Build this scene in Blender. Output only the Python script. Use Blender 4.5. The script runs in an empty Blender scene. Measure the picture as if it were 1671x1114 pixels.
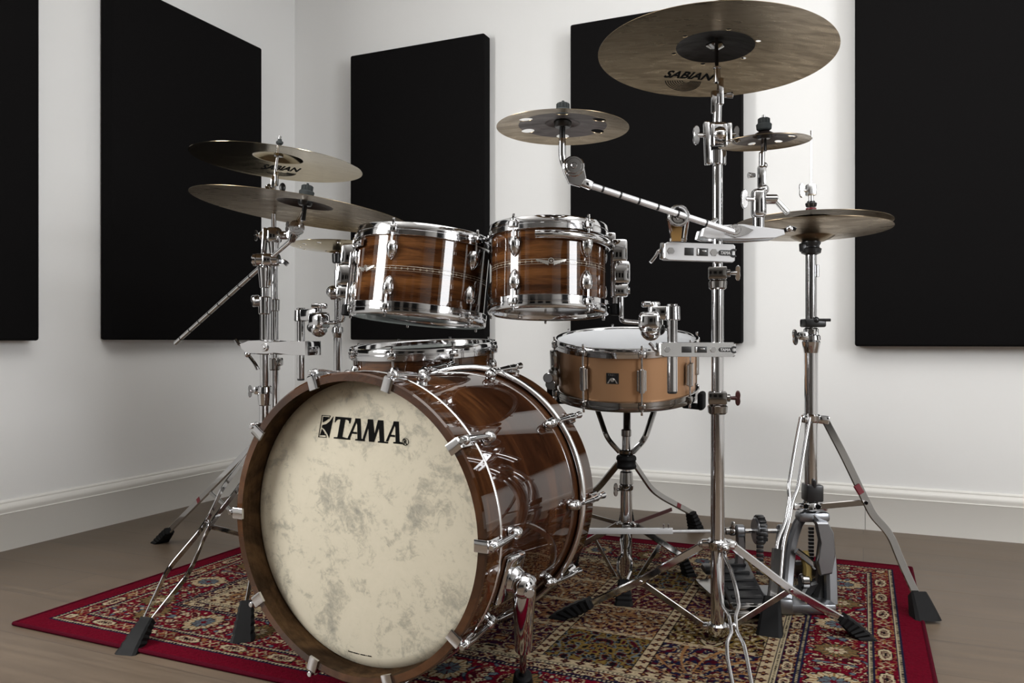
import bpy, bmesh, math, random
import numpy as np
from mathutils import Vector as V, Matrix as M, Euler
from mathutils.geometry import tessellate_polygon
R = math.radians
PI = math.pi
random.seed(7)
C = bpy.context.scene.collection
S = bpy.context.scene

# ------------------------------------------------------------------ camera, world, light, exposure
F, CX, CY, H = 1300.0, 835.5, 557.0, 0.63
cam = bpy.data.objects.new('camera', bpy.data.cameras.new('camera'))
C.objects.link(cam)
cam.location = (0, 0, H)
cam.rotation_euler = (R(90), 0, 0)
cam.data.sensor_width = 36
cam.data.lens = F / 1671 * 36
cam.data.clip_start = 0.05
S.camera = cam
S.view_settings.view_transform = 'Standard'
S.view_settings.look = 'None'
S.view_settings.gamma = 1
S.view_settings.use_curve_mapping = False
S.view_settings.exposure = 0.60
S.cycles.use_denoising = True
S.cycles.max_bounces = 10
S.cycles.caustics_reflective = False
S.cycles.caustics_refractive = False
S.cycles.sample_clamp_indirect = 6

wd = bpy.data.worlds.new('world'); S.world = wd
wd.use_nodes = True
wd.node_tree.nodes['Background'].inputs[0].default_value = (.8, .88, 1, 1)
wd.node_tree.nodes['Background'].inputs[1].default_value = .6

TH = R(23.8)                      # the room stands turned by this angle to the camera
cT, sT = math.cos(TH), math.sin(TH)
def uv(u, v, z=0): return V((u * cT + v * sT, -u * sT + v * cT, z))
def to_uv(p): return (p.x * cT - p.y * sT, p.x * sT + p.y * cT)
ROOM = M(((cT, sT, 0, 0), (-sT, cT, 0, 0), (0, 0, 1, 0), (0, 0, 0, 1)))
def at(px, py, d): return V(((px - CX) / F * d, d, H - (py - CY) / F * d))
def flo(px, py, z=0.0):           # point of the horizontal plane z seen at a pixel
    d = (H - z) * F / (py - CY)
    return at(px, py, d)
UC, VC = to_uv(flo(482, 783))     # corner of the skirting boards
UL, VB, UR, VF, ZC = UC - .018, VC + .018, 2.5, -4.2, 2.55

def area_light(name, loc, direction, sx, sy, power, col=(1, 1, 1)):
    l = bpy.data.lights.new(name, 'AREA'); l.shape = 'RECTANGLE'
    l.size, l.size_y, l.energy, l.color = sx, sy, power, col
    o = bpy.data.objects.new(name, l); C.objects.link(o)
    o.location = loc
    o.rotation_euler = V(direction).to_track_quat('-Z', 'Y').to_euler()
    return o
WINL = (-.50, .58, .85, 2.10)     # v range, z range of the window in the left wall
WINR = (-.02, 1.06, .85, 2.10)
area_light('daylight_left', uv(UL - .08, (WINL[0] + WINL[1]) / 2, (WINL[2] + WINL[3]) / 2), uv(1, 0), WINL[1] - WINL[0], WINL[3] - WINL[2], 62, (1, .98, .95))
area_light('daylight_right', uv(UR + .08, (WINR[0] + WINR[1]) / 2, (WINR[2] + WINR[3]) / 2), uv(-1, 0), WINR[1] - WINR[0], WINR[3] - WINR[2], 40, (.97, .98, 1))
area_light('ceiling_fill', uv(.45, 1.00, ZC - .03), (0, 0, -1), 2.6, 2.0, 32, (1, .99, .97))  # added fill from above to lift the walls

# ------------------------------------------------------------------ materials
def mat(name, base=(.8, .8, .8), rough=.5, metal=0, coat=0, spec=.5, **k):
    m = bpy.data.materials.new(name); m.use_nodes = True
    b = m.node_tree.nodes['Principled BSDF']
    b.inputs['Base Color'].default_value = (*base, 1)
    b.inputs['Roughness'].default_value = rough
    b.inputs['Metallic'].default_value = metal
    b.inputs['Coat Weight'].default_value = coat
    b.inputs['Coat Roughness'].default_value = .02
    if coat == 1: b.inputs['Coat IOR'].default_value = 1.65
    b.inputs['Specular IOR Level'].default_value = spec
    for kk, vv in k.items(): b.inputs[kk.replace('_', ' ')].default_value = vv
    return m
class N:                          # tiny node-tree helper
    def __init__(s, m):
        s.t = m.node_tree; s.b = s.t.nodes['Principled BSDF']
    def n(s, typ, ins=None, **props):
        x = s.t.nodes.new(typ)
        for k, v in props.items(): setattr(x, k, v)
        for k, v in (ins or {}).items():
            if isinstance(v, bpy.types.NodeSocket): s.t.links.new(v, x.inputs[k])
            else: x.inputs[k].default_value = v
        return x
    def coord(s, scale=(1, 1, 1), rot=(0, 0, 0), kind='Object'):
        tc = s.n('ShaderNodeTexCoord')
        return s.n('ShaderNodeMapping', {'Vector': tc.outputs[kind], 'Scale': scale, 'Rotation': rot}).outputs[0]
    def noise(s, vec, scale, detail=4, rough=.55, dist=0):
        return s.n('ShaderNodeTexNoise', {'Vector': vec, 'Scale': scale, 'Detail': detail, 'Roughness': rough, 'Distortion': dist}).outputs[0]
    def ramp(s, fac, stops):
        r = s.n('ShaderNodeValToRGB', {'Fac': fac}); e = r.color_ramp.elements
        while len(e) < len(stops): e.new(.5)
        for el, (p, c) in zip(e, stops): el.position = p; el.color = (*c, 1) if len(c) == 3 else c
        return r.outputs[0]
    def mix(s, fac, a, b, mode='MIX'):
        x = s.n('ShaderNodeMix', data_type='RGBA', blend_type=mode)
        for i, v in ((0, fac), (6, a), (7, b)):
            if isinstance(v, bpy.types.NodeSocket): s.t.links.new(v, x.inputs[i])
            else: x.inputs[i].default_value = v if i == 0 else (*v, 1)
        return x.outputs[2]
    def set(s, k, sock): s.t.links.new(sock, s.b.inputs[k])
    def bump(s, h, strength, dist=.001):
        s.set('Normal', s.n('ShaderNodeBump', {'Height': h, 'Strength': strength, 'Distance': dist}).outputs[0])

X = {}
def build_materials():
    X['chrome'] = m = mat('chrome', (.62, .62, .63), .07, 1)
    n = N(m); n.set('Roughness', n.ramp(n.noise(n.coord(), 30, 3), [(.3, (.05,) * 3), (.7, (.11,) * 3)]))
    X['cast'] = m = mat('cast_aluminium', (.30, .31, .33), .32, 1)
    n = N(m); n.bump(n.noise(n.coord(), 900, 2), .08)
    X['pale'] = mat('pale_satin_alloy', (.80, .81, .83), .25, .35)
    X['bright'] = m = mat('polished_aluminium', (.86, .87, .88), .22, 1)
    n = N(m); n.bump(n.noise(n.coord(), 700, 2), .05)
    X['nickel'] = m = mat('dark_nickel', (.34, .33, .32), .12, 1)
    X['slot'] = mat('dark_groove', (.02, .02, .02), .4, 0)
    X['rubber'] = m = mat('black_rubber', (.0035, .0035, .004), .6, 0, spec=.18)
    n = N(m); n.bump(n.noise(n.coord(), 400, 2), .1)
    X['plastic'] = mat('black_plastic', (.012, .012, .013), .3, 0)
    X['felt'] = m = mat('grey_felt', (.05, .055, .055), .95, 0, spec=.1)
    n = N(m); n.bump(n.noise(n.coord(), 900, 3), .4)
    X['red'] = mat('red_plastic', (.14, .010, .018), .45)
    X['maroon'] = mat('maroon_wood', (.06, .02, .02), .35)
    X['amber'] = mat('amber_bushing', (.28, .16, .05), .25, .3)
    X['ink'] = mat('black_ink', (.004, .004, .004), .6, spec=.05)
    X['paleink'] = mat('pale_print', (.55, .55, .55), .4)
    X['silver'] = mat('silver_badge', (.8, .78, .74), .3, 1)
    X['inlay'] = mat('pearl_inlay', (.5, .45, .36), .2, .2, coat=.6)
    X['felt_gold'] = mat('gold_felt', (.30, .22, .08), .9, spec=.1)
    # walnut shells: figure runs round the shell; glossy clear coat
    def walnut(name, sc, axis_scale, dark, mid, light, coat=1.0, rough=.25):
        m = mat(name, mid, rough, 0, coat=coat, spec=.0); n = N(m)
        c = n.coord((1, 1, axis_scale))
        w = n.noise(c, sc, 5, .6, .8)
        f = n.noise(n.coord((1.6, 1.6, axis_scale * 5)), sc * 3, 4, .7, .3)
        col = n.ramp(w, [(.28, dark), (.46, mid), (.6, light), (.72, mid)])
        col = n.mix(.55, col, n.ramp(f, [(.3, (.25, .2, .18)), (.62, (1, 1, 1))]), 'MULTIPLY')
        n.set('Base Color', col)
        return m
    X['walnut'] = walnut('walnut_gloss', 3.2, 9, (.012, .0045, .002), (.052, .019, .007), (.135, .054, .017), 1.0, .5)
    X['walnut_bass'] = walnut('walnut_bass_gloss', 2.2, 5, (.010, .004, .002), (.040, .014, .006), (.105, .040, .014), 1.0, .5)
    X['walnut_hoop'] = walnut('walnut_hoop_gloss', 3.0, 6, (.012, .005, .002), (.048, .018, .007), (.10, .040, .014), 1.0, .5)
    X['walnut_raw'] = walnut('walnut_inner', 9, 1.0, (.010, .006, .003), (.032, .018, .009), (.065, .036, .016), .15, .5)
    X['maple'] = mat('shell_inside', (.25, .15, .07), .5)
    # mottled fibre head
    X['skin'] = m = mat('mottled_head', (.7, .66, .55), .55, 0, spec=.3); n = N(m)
    big = n.noise(n.coord(), 13, 3, .6, .8); fine = n.noise(n.coord(), 70, 6, .75, 1.6)
    mid_ = n.noise(n.coord((1, 1, 1), (0, 0, .6)), 34, 5, .75, 1.4)
    a = n.n('ShaderNodeMath', {0: n.n('ShaderNodeMath', {0: big, 1: 1.25}, operation='MULTIPLY').outputs[0], 1: n.n('ShaderNodeMath', {0: mid_, 1: .75}, operation='MULTIPLY').outputs[0]}, operation='ADD').outputs[0]
    a = n.n('ShaderNodeMath', {0: a, 1: n.n('ShaderNodeMath', {0: fine, 1: .55}, operation='MULTIPLY').outputs[0]}, operation='ADD').outputs[0]
    n.set('Base Color', n.ramp(a, [(.30, (.66, .61, .49)), (.47, (.63, .585, .465)), (.535, (.46, .43, .345)), (.62, (.30, .29, .25))]))
    for e in n.t.nodes:
        if e.type == 'VALTORGB':
            for el, p in zip(e.color_ramp.elements, (.9, 1.28, 1.42, 1.62)): el.position = min(1, p / 2.55 * 1.0)
    sc_ = n.n('ShaderNodeMath', {0: a, 1: 1 / 2.55}, operation='MULTIPLY').outputs[0]
    for e in n.t.nodes:
        if e.type == 'VALTORGB': n.t.links.new(sc_, e.inputs[0])
    X['white_head'] = m = mat('white_coated_head', (.80, .82, .85), .6, 0, spec=.3); n = N(m)
    n.bump(n.noise(n.coord(), 900, 2), .15)
    X['smoke_head'] = mat('dark_clear_head', (.05, .05, .052), .12, 0, spec=.6)
    X['grey_head'] = mat('clear_batter_head', (.36, .40, .38), .25, 0, spec=.6)
    # bronze
    def bronze(name, a, b, rough, ring):
        m = mat(name, a, rough, 1); n = N(m)
        tc = n.n('ShaderNodeTexCoord').outputs['Object']
        ln = n.n('ShaderNodeVectorMath', {0: tc}, operation='LENGTH').outputs[1]
        r = n.n('ShaderNodeMath', {0: ln, 1: ring}, operation='MULTIPLY').outputs[0]
        cv = n.n('ShaderNodeCombineXYZ', {0: r}).outputs[0]
        lines = n.noise(cv, 1, 3, .8)
        st = n.noise(n.coord((9, 34, 1)), 1.6, 4, .6, .6)
        col = n.mix(n.ramp(st, [(.38, (0,) * 3), (.66, (1,) * 3)]), a, b)
        col = n.mix(.35, col, n.ramp(lines, [(.3, (.35,) * 3), (.65, (1,) * 3)]), 'MULTIPLY')
        n.set('Base Color', col)
        n.set('Roughness', n.ramp(st, [(.3, (rough * .8,) * 3), (.7, (rough * 1.25,) * 3)]))
        n.bump(lines, .25, .0006)
        return m
    X['bronze'] = bronze('lathed_bronze', (.37, .285, .18), (.235, .175, .105), .30, 420)
    X['brilliant'] = bronze('brilliant_bronze', (.62, .52, .34), (.56, .46, .29), .13, 300)
    X['bronze_raw'] = bronze('raw_dark_bronze', (.11, .085, .08), (.075, .06, .055), .42, 90)
    X['bell_raw'] = bronze('raw_black_bell', (.035, .03, .028), (.025, .022, .02), .5, 60)
    X['copper'] = m = mat('satin_copper_lacquer', (.52, .29, .15), .42, .55, coat=.15)
    n = N(m); n.bump(n.noise(n.coord((1, 1, 60)), 60, 2), .03)
    # setting
    X['wall'] = m = mat('white_wall_paint', (.84, .84, .83), .75, 0, spec=.25); n = N(m)
    n.bump(n.noise(n.coord(), 45, 5, .6), .06, .004)
    X['trim'] = m = mat('satin_white_trim', (.74, .725, .685), .35, 0, spec=.4); n = N(m)
    n.bump(n.noise(n.coord(), 30, 3), .03)
    X['dim'] = mat('darkened_front_wall', (.20, .185, .17), .8, spec=.2)  # unseen front wall, darkened to give the chrome reflections more contrast
    X['ceil'] = mat('ceiling_paint', (.8, .8, .79), .85, spec=.2)
    X['panel'] = m = mat('black_speaker_cloth', (.0050, .0046, .0048), .95, 0, spec=.10); n = N(m)
    n.bump(n.noise(n.coord(), 1200, 2), .3)
    X['floor'] = m = mat('oiled_oak_boards', (.12, .09, .07), .42, 0, spec=.4); n = N(m)
    co = n.coord((1, 1, 1), (0, 0, 0))
    br = n.n('ShaderNodeTexBrick', {'Vector': co, 'Color1': (.152, .112, .079, 1), 'Color2': (.136, .101, .071, 1), 'Mortar': (.075, .056, .043, 1), 'Scale': 1.0, 'Mortar Size': .0011, 'Mortar Smooth': .3, 'Bias': 0, 'Brick Width': 1.9, 'Row Height': .19}, offset=.37)
    g = n.noise(n.coord((1.2, 26, 1)), 2.2, 6, .65, .5)
    col = n.mix(.75, br.outputs[0], n.ramp(g, [(.25, (.55, .52, .5)), (.6, (1, 1, 1)), (.8, (1.25, 1.2, 1.15))]), 'MULTIPLY')
    k = n.noise(n.coord((1, 3, 1)), 2.6, 2, .5)
    col = n.mix(.5, col, n.ramp(k, [(.3, (.7, .68, .66)), (.6, (1, 1, 1))]), 'MULTIPLY')
    n.set('Base Color', col); n.set('Roughness', n.ramp(g, [(.2, (.34,) * 3), (.8, (.5,) * 3)]))
    n.bump(br.outputs[1], -.15, .001)
    X['frame'] = mat('window_frame_paint', (.8, .8, .78), .35)
    X['seat'] = mat('black_vinyl', (.015, .015, .016), .45)
    X['rug'] = m = mat('woven_rug_pile', (.3, .02, .04), 1, 0, spec=.05); n = N(m)
    ca = n.n('ShaderNodeVertexColor', layer_name='pattern').outputs[0]
    nz = n.noise(n.coord(), 260, 3, .7)
    n.set('Base Color', n.mix(.6, ca, n.ramp(nz, [(.25, (.45,) * 3), (.7, (1.1,) * 3)]), 'MULTIPLY'))
    n.bump(nz, .6, .003)
    X['rug_edge'] = m = mat('red_rug_binding', (.062, .003, .010), 1, 0, spec=.05)
    n = N(m); n.bump(n.noise(n.coord((1, 1, 1)), 300, 3), .5, .003)
build_materials()

# ------------------------------------------------------------------ mesh builder
def frame(o, z, xh=(1, 0, 0)):
    z = V(z).normalized(); xh = V(xh)
    x = xh - z * xh.dot(z)
    if x.length < 1e-4: x = V((0, 1, 0)) - z * z.y
    if x.length < 1e-4: x = V((1, 0, 0)) - z * z.x
    x.normalize(); y = z.cross(x)
    m = M((x, y, z)).transposed().to_4x4(); m.translation = V(o)
    return m
def fillet(pts, rad, n=6):
    pts = [V(p) for p in pts]; out = [pts[0]]
    for a, b, c in zip(pts, pts[1:], pts[2:]):
        d1, d2 = (a - b), (c - b); l = min(rad, d1.length * .49, d2.length * .49)
        p, q = b + d1.normalized() * l, b + d2.normalized() * l
        for i in range(n + 1):
            t = i / n; out.append(p * (1 - t) ** 2 + b * 2 * t * (1 - t) + q * t * t)
    return out + [pts[-1]]
class MB:
    def __init__(s): s.v, s.f, s.m, s.mi = [], [], [], 0
    def add(s, vs, fs, mx=None):
        o = len(s.v)
        s.v += [(mx @ V(p)) if mx is not None else V(p) for p in vs]
        s.f += [[i + o for i in f] for f in fs]; s.m += [s.mi] * len(fs); return s
    def lathe(s, prof, mx=None, seg=24, closed=False, a0=0, a1=2 * PI):
        full = abs(a1 - a0 - 2 * PI) < 1e-6; n = seg if full else seg + 1; L = len(prof); vs, fs = [], []
        for j in range(n):
            a = a0 + (a1 - a0) * j / seg; c, q = math.cos(a), math.sin(a)
            vs += [(r * c, r * q, z) for r, z in prof]
        for j in range(seg):
            k = (j + 1) % n
            for i in range(L if closed else L - 1):
                i2 = (i + 1) % L
                f = [j * L + i, k * L + i, k * L + i2, j * L + i2]
                if prof[i][0] < 1e-9: f = [f[0], f[2], f[3]]
                elif prof[i2][0] < 1e-9: f = [f[0], f[1], f[2]]
                fs.append(f)
        if not full and closed: fs += [list(range(L))[::-1], [(n - 1) * L + i for i in range(L)]]
        return s.add(vs, fs, mx)
    def cyl(s, p0, p1, r0, r1=None, seg=16, bev=None):
        p0, p1 = V(p0), V(p1); r1 = r0 if r1 is None else r1; h = (p1 - p0).length
        b = min(r0, r1, h) * .18 if bev is None else bev
        return s.lathe([(0, 0), (max(r0 - b, 1e-6), 0), (r0, b), (r1, h - b), (max(r1 - b, 1e-6), h), (0, h)], frame(p0, p1 - p0), seg)
    def tube(s, pts, r, seg=12, ell=None, up=None):
        pts = [V(p) for p in pts]; n = len(pts); rr = r if isinstance(r, (list, tuple)) else [r] * n
        tan = [(pts[min(i + 1, n - 1)] - pts[max(i - 1, 0)]).normalized() for i in range(n)]
        x = V(up) if up is not None else (V((0, 0, 1)) if abs(tan[0].z) < .9 else V((1, 0, 0)))
        vs, fs = [], []
        e = ell or (1, 1)
        for i in range(n):
            x = (x - tan[i] * x.dot(tan[i])).normalized(); y = tan[i].cross(x)
            for k in range(seg):
                a = 2 * PI * k / seg
                vs.append(pts[i] + (x * math.cos(a) * e[0] + y * math.sin(a) * e[1]) * rr[i])
        for i in range(n - 1):
            for k in range(seg):
                k2 = (k + 1) % seg
                fs.append([i * seg + k, i * seg + k2, (i + 1) * seg + k2, (i + 1) * seg + k])
        fs += [list(range(seg))[::-1], [(n - 1) * seg + k for k in range(seg)]]
        return s.add(vs, fs)
    def strip(s, pts, w, t, side, ws=None):            # flat bar swept along pts; side = direction of its width
        pts = [V(p) for p in pts]; n = len(pts); side = V(side).normalized(); vs, fs = [], []
        b = min(t, w) * .28
        for i in range(n):
            tn = (pts[min(i + 1, n - 1)] - pts[max(i - 1, 0)]).normalized()
            x = (side - tn * side.dot(tn)).normalized(); y = tn.cross(x); ww = (ws[i] if ws else w) / 2; tt = t / 2
            for a, c in ((ww - b, tt), (ww, tt - b), (ww, b - tt), (ww - b, -tt), (b - ww, -tt), (-ww, b - tt), (-ww, tt - b), (b - ww, tt)):
                vs.append(pts[i] + x * a + y * c)
        for i in range(n - 1):
            for k in range(8):
                k2 = (k + 1) % 8; fs.append([i * 8 + k, i * 8 + k2, (i + 1) * 8 + k2, (i + 1) * 8 + k])
        fs += [list(range(8))[::-1], [(n - 1) * 8 + k for k in range(8)]]
        return s.add(vs, fs)
    def box(s, mx, sx, sy, sz, bev=.002, seg=2):
        b = bmesh.new(); bmesh.ops.create_cube(b, size=1)
        for v in b.verts: v.co = V((v.co.x * sx, v.co.y * sy, v.co.z * sz))
        if bev: bmesh.ops.bevel(b, geom=b.edges[:], offset=min(bev, sx * .45, sy * .45, sz * .45), segments=seg, profile=.5, affect='EDGES')
        s.add([v.co.copy() for v in b.verts], [[v.index for v in f.verts] for f in b.faces] if not b.verts.index_update() else [], mx)
        b.free(); return s
    def bar(s, p0, p1, w, t, side, bev=.002):          # bevelled box between two points
        p0, p1 = V(p0), V(p1)
        return s.box(frame((p0 + p1) / 2, p1 - p0, side), w, t, (p1 - p0).length, bev)
    def ball(s, c, r, sc=(1, 1, 1), mx=None, seg=16):
        n = seg // 2; prof = [(math.sin(PI * i / n) * r if 0 < i < n else 0, -math.cos(PI * i / n) * r) for i in range(n + 1)]
        t = M.Translation(V(c)) @ (mx or M.Identity(4)) @ M.Diagonal((*sc, 1))
        return s.lathe(prof, t, seg)
    def prism(s, out, mx, h, bev=0):                   # 2-D outline extruded along local z from 0 to h
        n = len(out); vs, fs = [], []
        if sum(a[0] * b[1] - b[0] * a[1] for a, b in zip(out, out[1:] + out[:1])) < 0: out = out[::-1]
        cxy = (sum(p[0] for p in out) / n, sum(p[1] for p in out) / n)
        def ins(p, k):
            d = V((p[0] - cxy[0], p[1] - cxy[1])); L = d.length or 1
            return (p[0] - d.x / L * k, p[1] - d.y / L * k)
        rings = [(out, 0), (out, h)] if not bev else [([ins(p, bev) for p in out], 0), (out, bev), (out, h - bev), ([ins(p, bev) for p in out], h)]
        for o, z in rings: vs += [(p[0], p[1], z) for p in o]
        for k in range(len(rings) - 1):
            for i in range(n): fs.append([k * n + i, k * n + (i + 1) % n, (k + 1) * n + (i + 1) % n, (k + 1) * n + i])
        tri = tessellate_polygon([[V((*p, 0)) for p in out]]); e = (len(rings) - 1) * n
        for t in tri:
            a, b, c = (V(out[i]) for i in t)
            t = list(t) if (b - a).cross(c - a) > 0 else list(t)[::-1]
            fs += [t[::-1], [i + e for i in t]]
        return s.add(vs, fs, mx)
    def ring(s, c, ax, r, w, h, seg=24):               # collar: a bevelled ring, inner radius ignored (solid)
        return s.cyl(V(c) - V(ax).normalized() * h / 2, V(c) + V(ax).normalized() * h / 2, r + w, seg=seg)
    def wing(s, c, ax, up, k=.018):                    # wing nut: stub along ax and a two-lobed grip across it
        c, ax, up = V(c), V(ax).normalized(), V(up)
        up = (up - ax * up.dot(ax)).normalized()
        s.cyl(c, c + ax * k * .95, k * .24, k * .3, 12)
        q = c + ax * k * 1.05; third = ax.cross(up)
        out = []
        for a in np.linspace(0, 2 * PI, 20, endpoint=False):
            rr = k * (.52 + .58 * abs(math.cos(a)) ** 1.5); out.append((math.cos(a) * rr, math.sin(a) * rr * .55))
        mx = M((up, ax, third)).transposed().to_4x4(); mx.translation = q - third * k * .2
        return s.prism(out, mx, k * .4, k * .07)

ROOTM = {}
def link(name, me, mats, parent=None):
    o = bpy.data.objects.new(name, me); C.objects.link(o)
    if parent is not None: o.parent = parent
    return o
def mesh(name, mb, mats, inv=None, ang=38):
    me = bpy.data.meshes.new(name)
    me.from_pydata([tuple(inv @ p) if inv is not None else tuple(p) for p in mb.v], [], mb.f)
    for m in mats: me.materials.append(m)
    if len(mats) > 1: me.polygons.foreach_set('material_index', mb.m)
    me.polygons.foreach_set('use_smooth', [True] * len(me.polygons))
    b = bmesh.new(); b.from_mesh(me); bmesh.ops.recalc_face_normals(b, faces=b.faces[:]); b.to_mesh(me); b.free()
    me.set_sharp_from_angle(angle=R(ang)); me.update()
    return me
def wm(p):
    m = M.Identity(4)
    while p is not None: m = p.matrix_local.copy() @ m if False else ROOTM[p.name] ; break
    return m
def obj(name, mb, mats, parent=None, local=False, ang=38):
    """mb in world space (or in the parent's space if local); ONE mesh object."""
    mats = [X[m] for m in (mats if isinstance(mats, (list, tuple)) else [mats])]
    pm = ROOTM[parent.name] if parent is not None else M.Identity(4)
    me = mesh(name, mb, mats, None if local else pm.inverted(), ang)
    o = link(name, me, mats, parent); ROOTM[o.name] = pm.copy()
    return o
def tag(o, label, cat, group=None):
    o['label'] = label; o['category'] = cat
    if group: o['group'] = group
    return o
def thing(name, label, cat, mx, group=None):
    o = bpy.data.objects.new(name, None); C.objects.link(o); o.empty_display_size = .02
    if isinstance(mx, V): mx = M.Translation(mx)
    o.matrix_world = mx; ROOTM[o.name] = mx.copy()
    return tag(o, label, cat, group)
def dup(o, parent, mx):                                # copy of a part (and its sub-parts) placed in its parent's space
    c = o.copy(); C.objects.link(c); c.parent = parent; c.matrix_local = mx; ROOTM[c.name] = ROOTM[o.name]
    for ch in o.children:
        d = ch.copy(); C.objects.link(d); d.parent = c
    return c
def struct(name, mb, m, world=None):
    o = obj(name, mb, m); o['kind'] = 'structure'
    return o
def text_tris(body, shear=0, offset=0, size=1, font_w=1):
    cu = bpy.data.curves.new('txt', 'FONT'); cu.body = body; cu.size = size; cu.shear = shear; cu.offset = offset; cu.resolution_u = 3
    o = bpy.data.objects.new('txt', cu); me = bpy.data.meshes.new_from_object(o)
    vs = [v.co.copy() for v in me.vertices]; fs = [list(p.vertices) for p in me.polygons]
    bpy.data.objects.remove(o); bpy.data.curves.remove(cu); bpy.data.meshes.remove(me)
    xs = [v.x for v in vs]; ys = [v.y for v in vs]; x0, x1, y0, y1 = min(xs), max(xs), min(ys), max(ys)
    return [((v.x - x0) / (x1 - x0), (v.y - y0) / (y1 - y0)) for v in vs], fs
def ray_plane(px, py, p0, n):
    d = V(((px - CX) / F, 1, -(py - CY) / F)); o = V((0, 0, H))
    return o + d * ((V(p0) - o).dot(n) / d.dot(n))

# ------------------------------------------------------------------ the room
def boxes_uv(lst):
    mb = MB()
    for u0, u1, v0, v1, z0, z1 in lst:
        mb.box(ROOM @ M.Translation(((u0 + u1) / 2, (v0 + v1) / 2, (z0 + z1) / 2)), u1 - u0, v1 - v0, z1 - z0, 0)
    return mb
T = .14
fl = bpy.data.objects.new('floor', mesh('floor', MB().box(M.Translation(((UL + UR) / 2, (VF + VB) / 2, -.05)), UR - UL + 2 * T, VB - VF + 2 * T, .1, 0), [X['floor']]))
C.objects.link(fl); fl.matrix_world = ROOM; fl['kind'] = 'structure'
struct('ceiling', boxes_uv([(UL - T, UR + T, VF - T, VB + T, ZC, ZC + .1)]), 'ceil')
struct('wall_back', boxes_uv([(UL - T, UR + T, VB, VB + T, 0, ZC)]), 'wall')
struct('wall_front', boxes_uv([(UL - T, UR + T, VF - T, VF, 0, ZC)]), 'dim')
def holed(u0, u1, w):
    a, b, z0, z1 = w
    return boxes_uv([(u0, u1, VF, a, 0, ZC), (u0, u1, b, VB, 0, ZC), (u0, u1, a, b, 0, z0), (u0, u1, a, b, z1, ZC)])
struct('wall_left', holed(UL - T, UL, WINL), 'wall')
struct('wall_right', holed(UR, UR + T, WINR), 'wall')
for i, (u, w) in enumerate(((UL - .05, WINL), (UR + .05, WINR))):
    a, b, z0, z1 = w; k = .045; o_ = .02
    struct('window_%d' % (i + 1), boxes_uv([(u - o_, u + o_, a, a + k, z0, z1), (u - o_, u + o_, b - k, b, z0, z1), (u - o_, u + o_, a, b, z0, z0 + k), (u - o_, u + o_, a, b, z1 - k, z1)]), 'frame')
def skirting(name, p0, p1, inward):
    # moulded profile: (out from wall, height)
    prof = [(0, 0), (.018, 0), (.018, .108), (.0195, .111), (.0165, .113), (.0165, .118), (.0185, .124), (.0165, .131), (.012, .137), (.0085, .140), (.0085, .144), (.005, .148), (0, .149)]
    mb = MB(); vs = [V(p) + V(inward) * a + V((0, 0, z)) for p in (p0, p1) for a, z in prof]; n = len(prof)
    mb.add(vs, [[i, i + 1, n + i + 1, n + i] for i in range(n - 1)] + [list(range(n)), [n + i for i in range(n)][::-1]])
    return mb
struct('baseboard_left', skirting('l', uv(UL, VF), uv(UL, VB), uv(1, 0)), 'trim')
struct('baseboard_back', skirting('b', uv(UL, VB), uv(UR, VB), uv(0, -1)), 'trim')
# joint seam in the back skirting
pj = ray_plane(1412, 850, uv(0, VB - .018), uv(0, 1)); ju = to_uv(pj)[0]
struct('unseen_panel_1', boxes_uv([(ju - .0006, ju + .0006, VB - .0186, VB - .0175, .001, .108)]), 'slot')

# acoustic panels
PT = .062
def panel(wall, pl, pr, top, bot, label, s_ext=None, z_ext=None):
    if wall == 'back': p0, n, along = uv(0, VB - PT), uv(0, 1), 0
    else: p0, n, along = uv(UL + PT, 0), uv(1, 0), 1
    a = to_uv(ray_plane(pl[0], pl[1], p0, n))[along] if pl else None
    b = to_uv(ray_plane(pr[0], pr[1], p0, n))[along] if pr else None
    if a is None: a = b - s_ext if wall == 'left' else b + s_ext
    if b is None: b = a + s_ext
    zt = ray_plane(top[0], top[1], p0, n).z if top else z_ext
    zb = ray_plane(bot[0], bot[1], p0, n).z
    a, b = min(a, b), max(a, b)
    mb = MB(); g = .003
    if wall == 'back':
        mb.box(ROOM @ M.Translation(((a + b) / 2, VB - PT / 2 - g / 2, (zt + zb) / 2)), b - a, PT - g, zt - zb, .008, 3)
    else:
        mb.box(ROOM @ M.Translation((UL + PT / 2 + g / 2, (a + b) / 2, (zt + zb) / 2)), PT - g, b - a, zt - zb, .008, 3)
    o = tag(obj('acoustic_panel', mb, 'panel'), label, 'acoustic panel', 'black acoustic wall panels')
    return (a, b, zb, zt)
pa1 = panel('back', (571, 92), (790, 60), (571, 91), (690, 554), 'black fabric acoustic panel on the wall behind the two rack toms')
W_ = pa1[1] - pa1[0]
pa2 = panel('back', (930, 38), (1210, 0), (931, 40), (1100, 560), 'black fabric acoustic panel behind the largest cymbal and its clamp stand')
panel('back', (1395, 300), None, None, (1480, 565), 'black fabric acoustic panel at the right edge behind the hi-hat', s_ext=W_ * 1.05, z_ext=pa2[3])
pl2 = panel('left', (183, 300), (428, 300), (428, 79), (300, 554.5), 'black fabric acoustic panel on the left wall behind the paired cymbals')
panel('left', None, (65, 300), None, (30, 555.5), 'black fabric acoustic panel cut off by the left edge of the view', s_ext=pl2[1] - pl2[0], z_ext=pl2[3])

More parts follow.
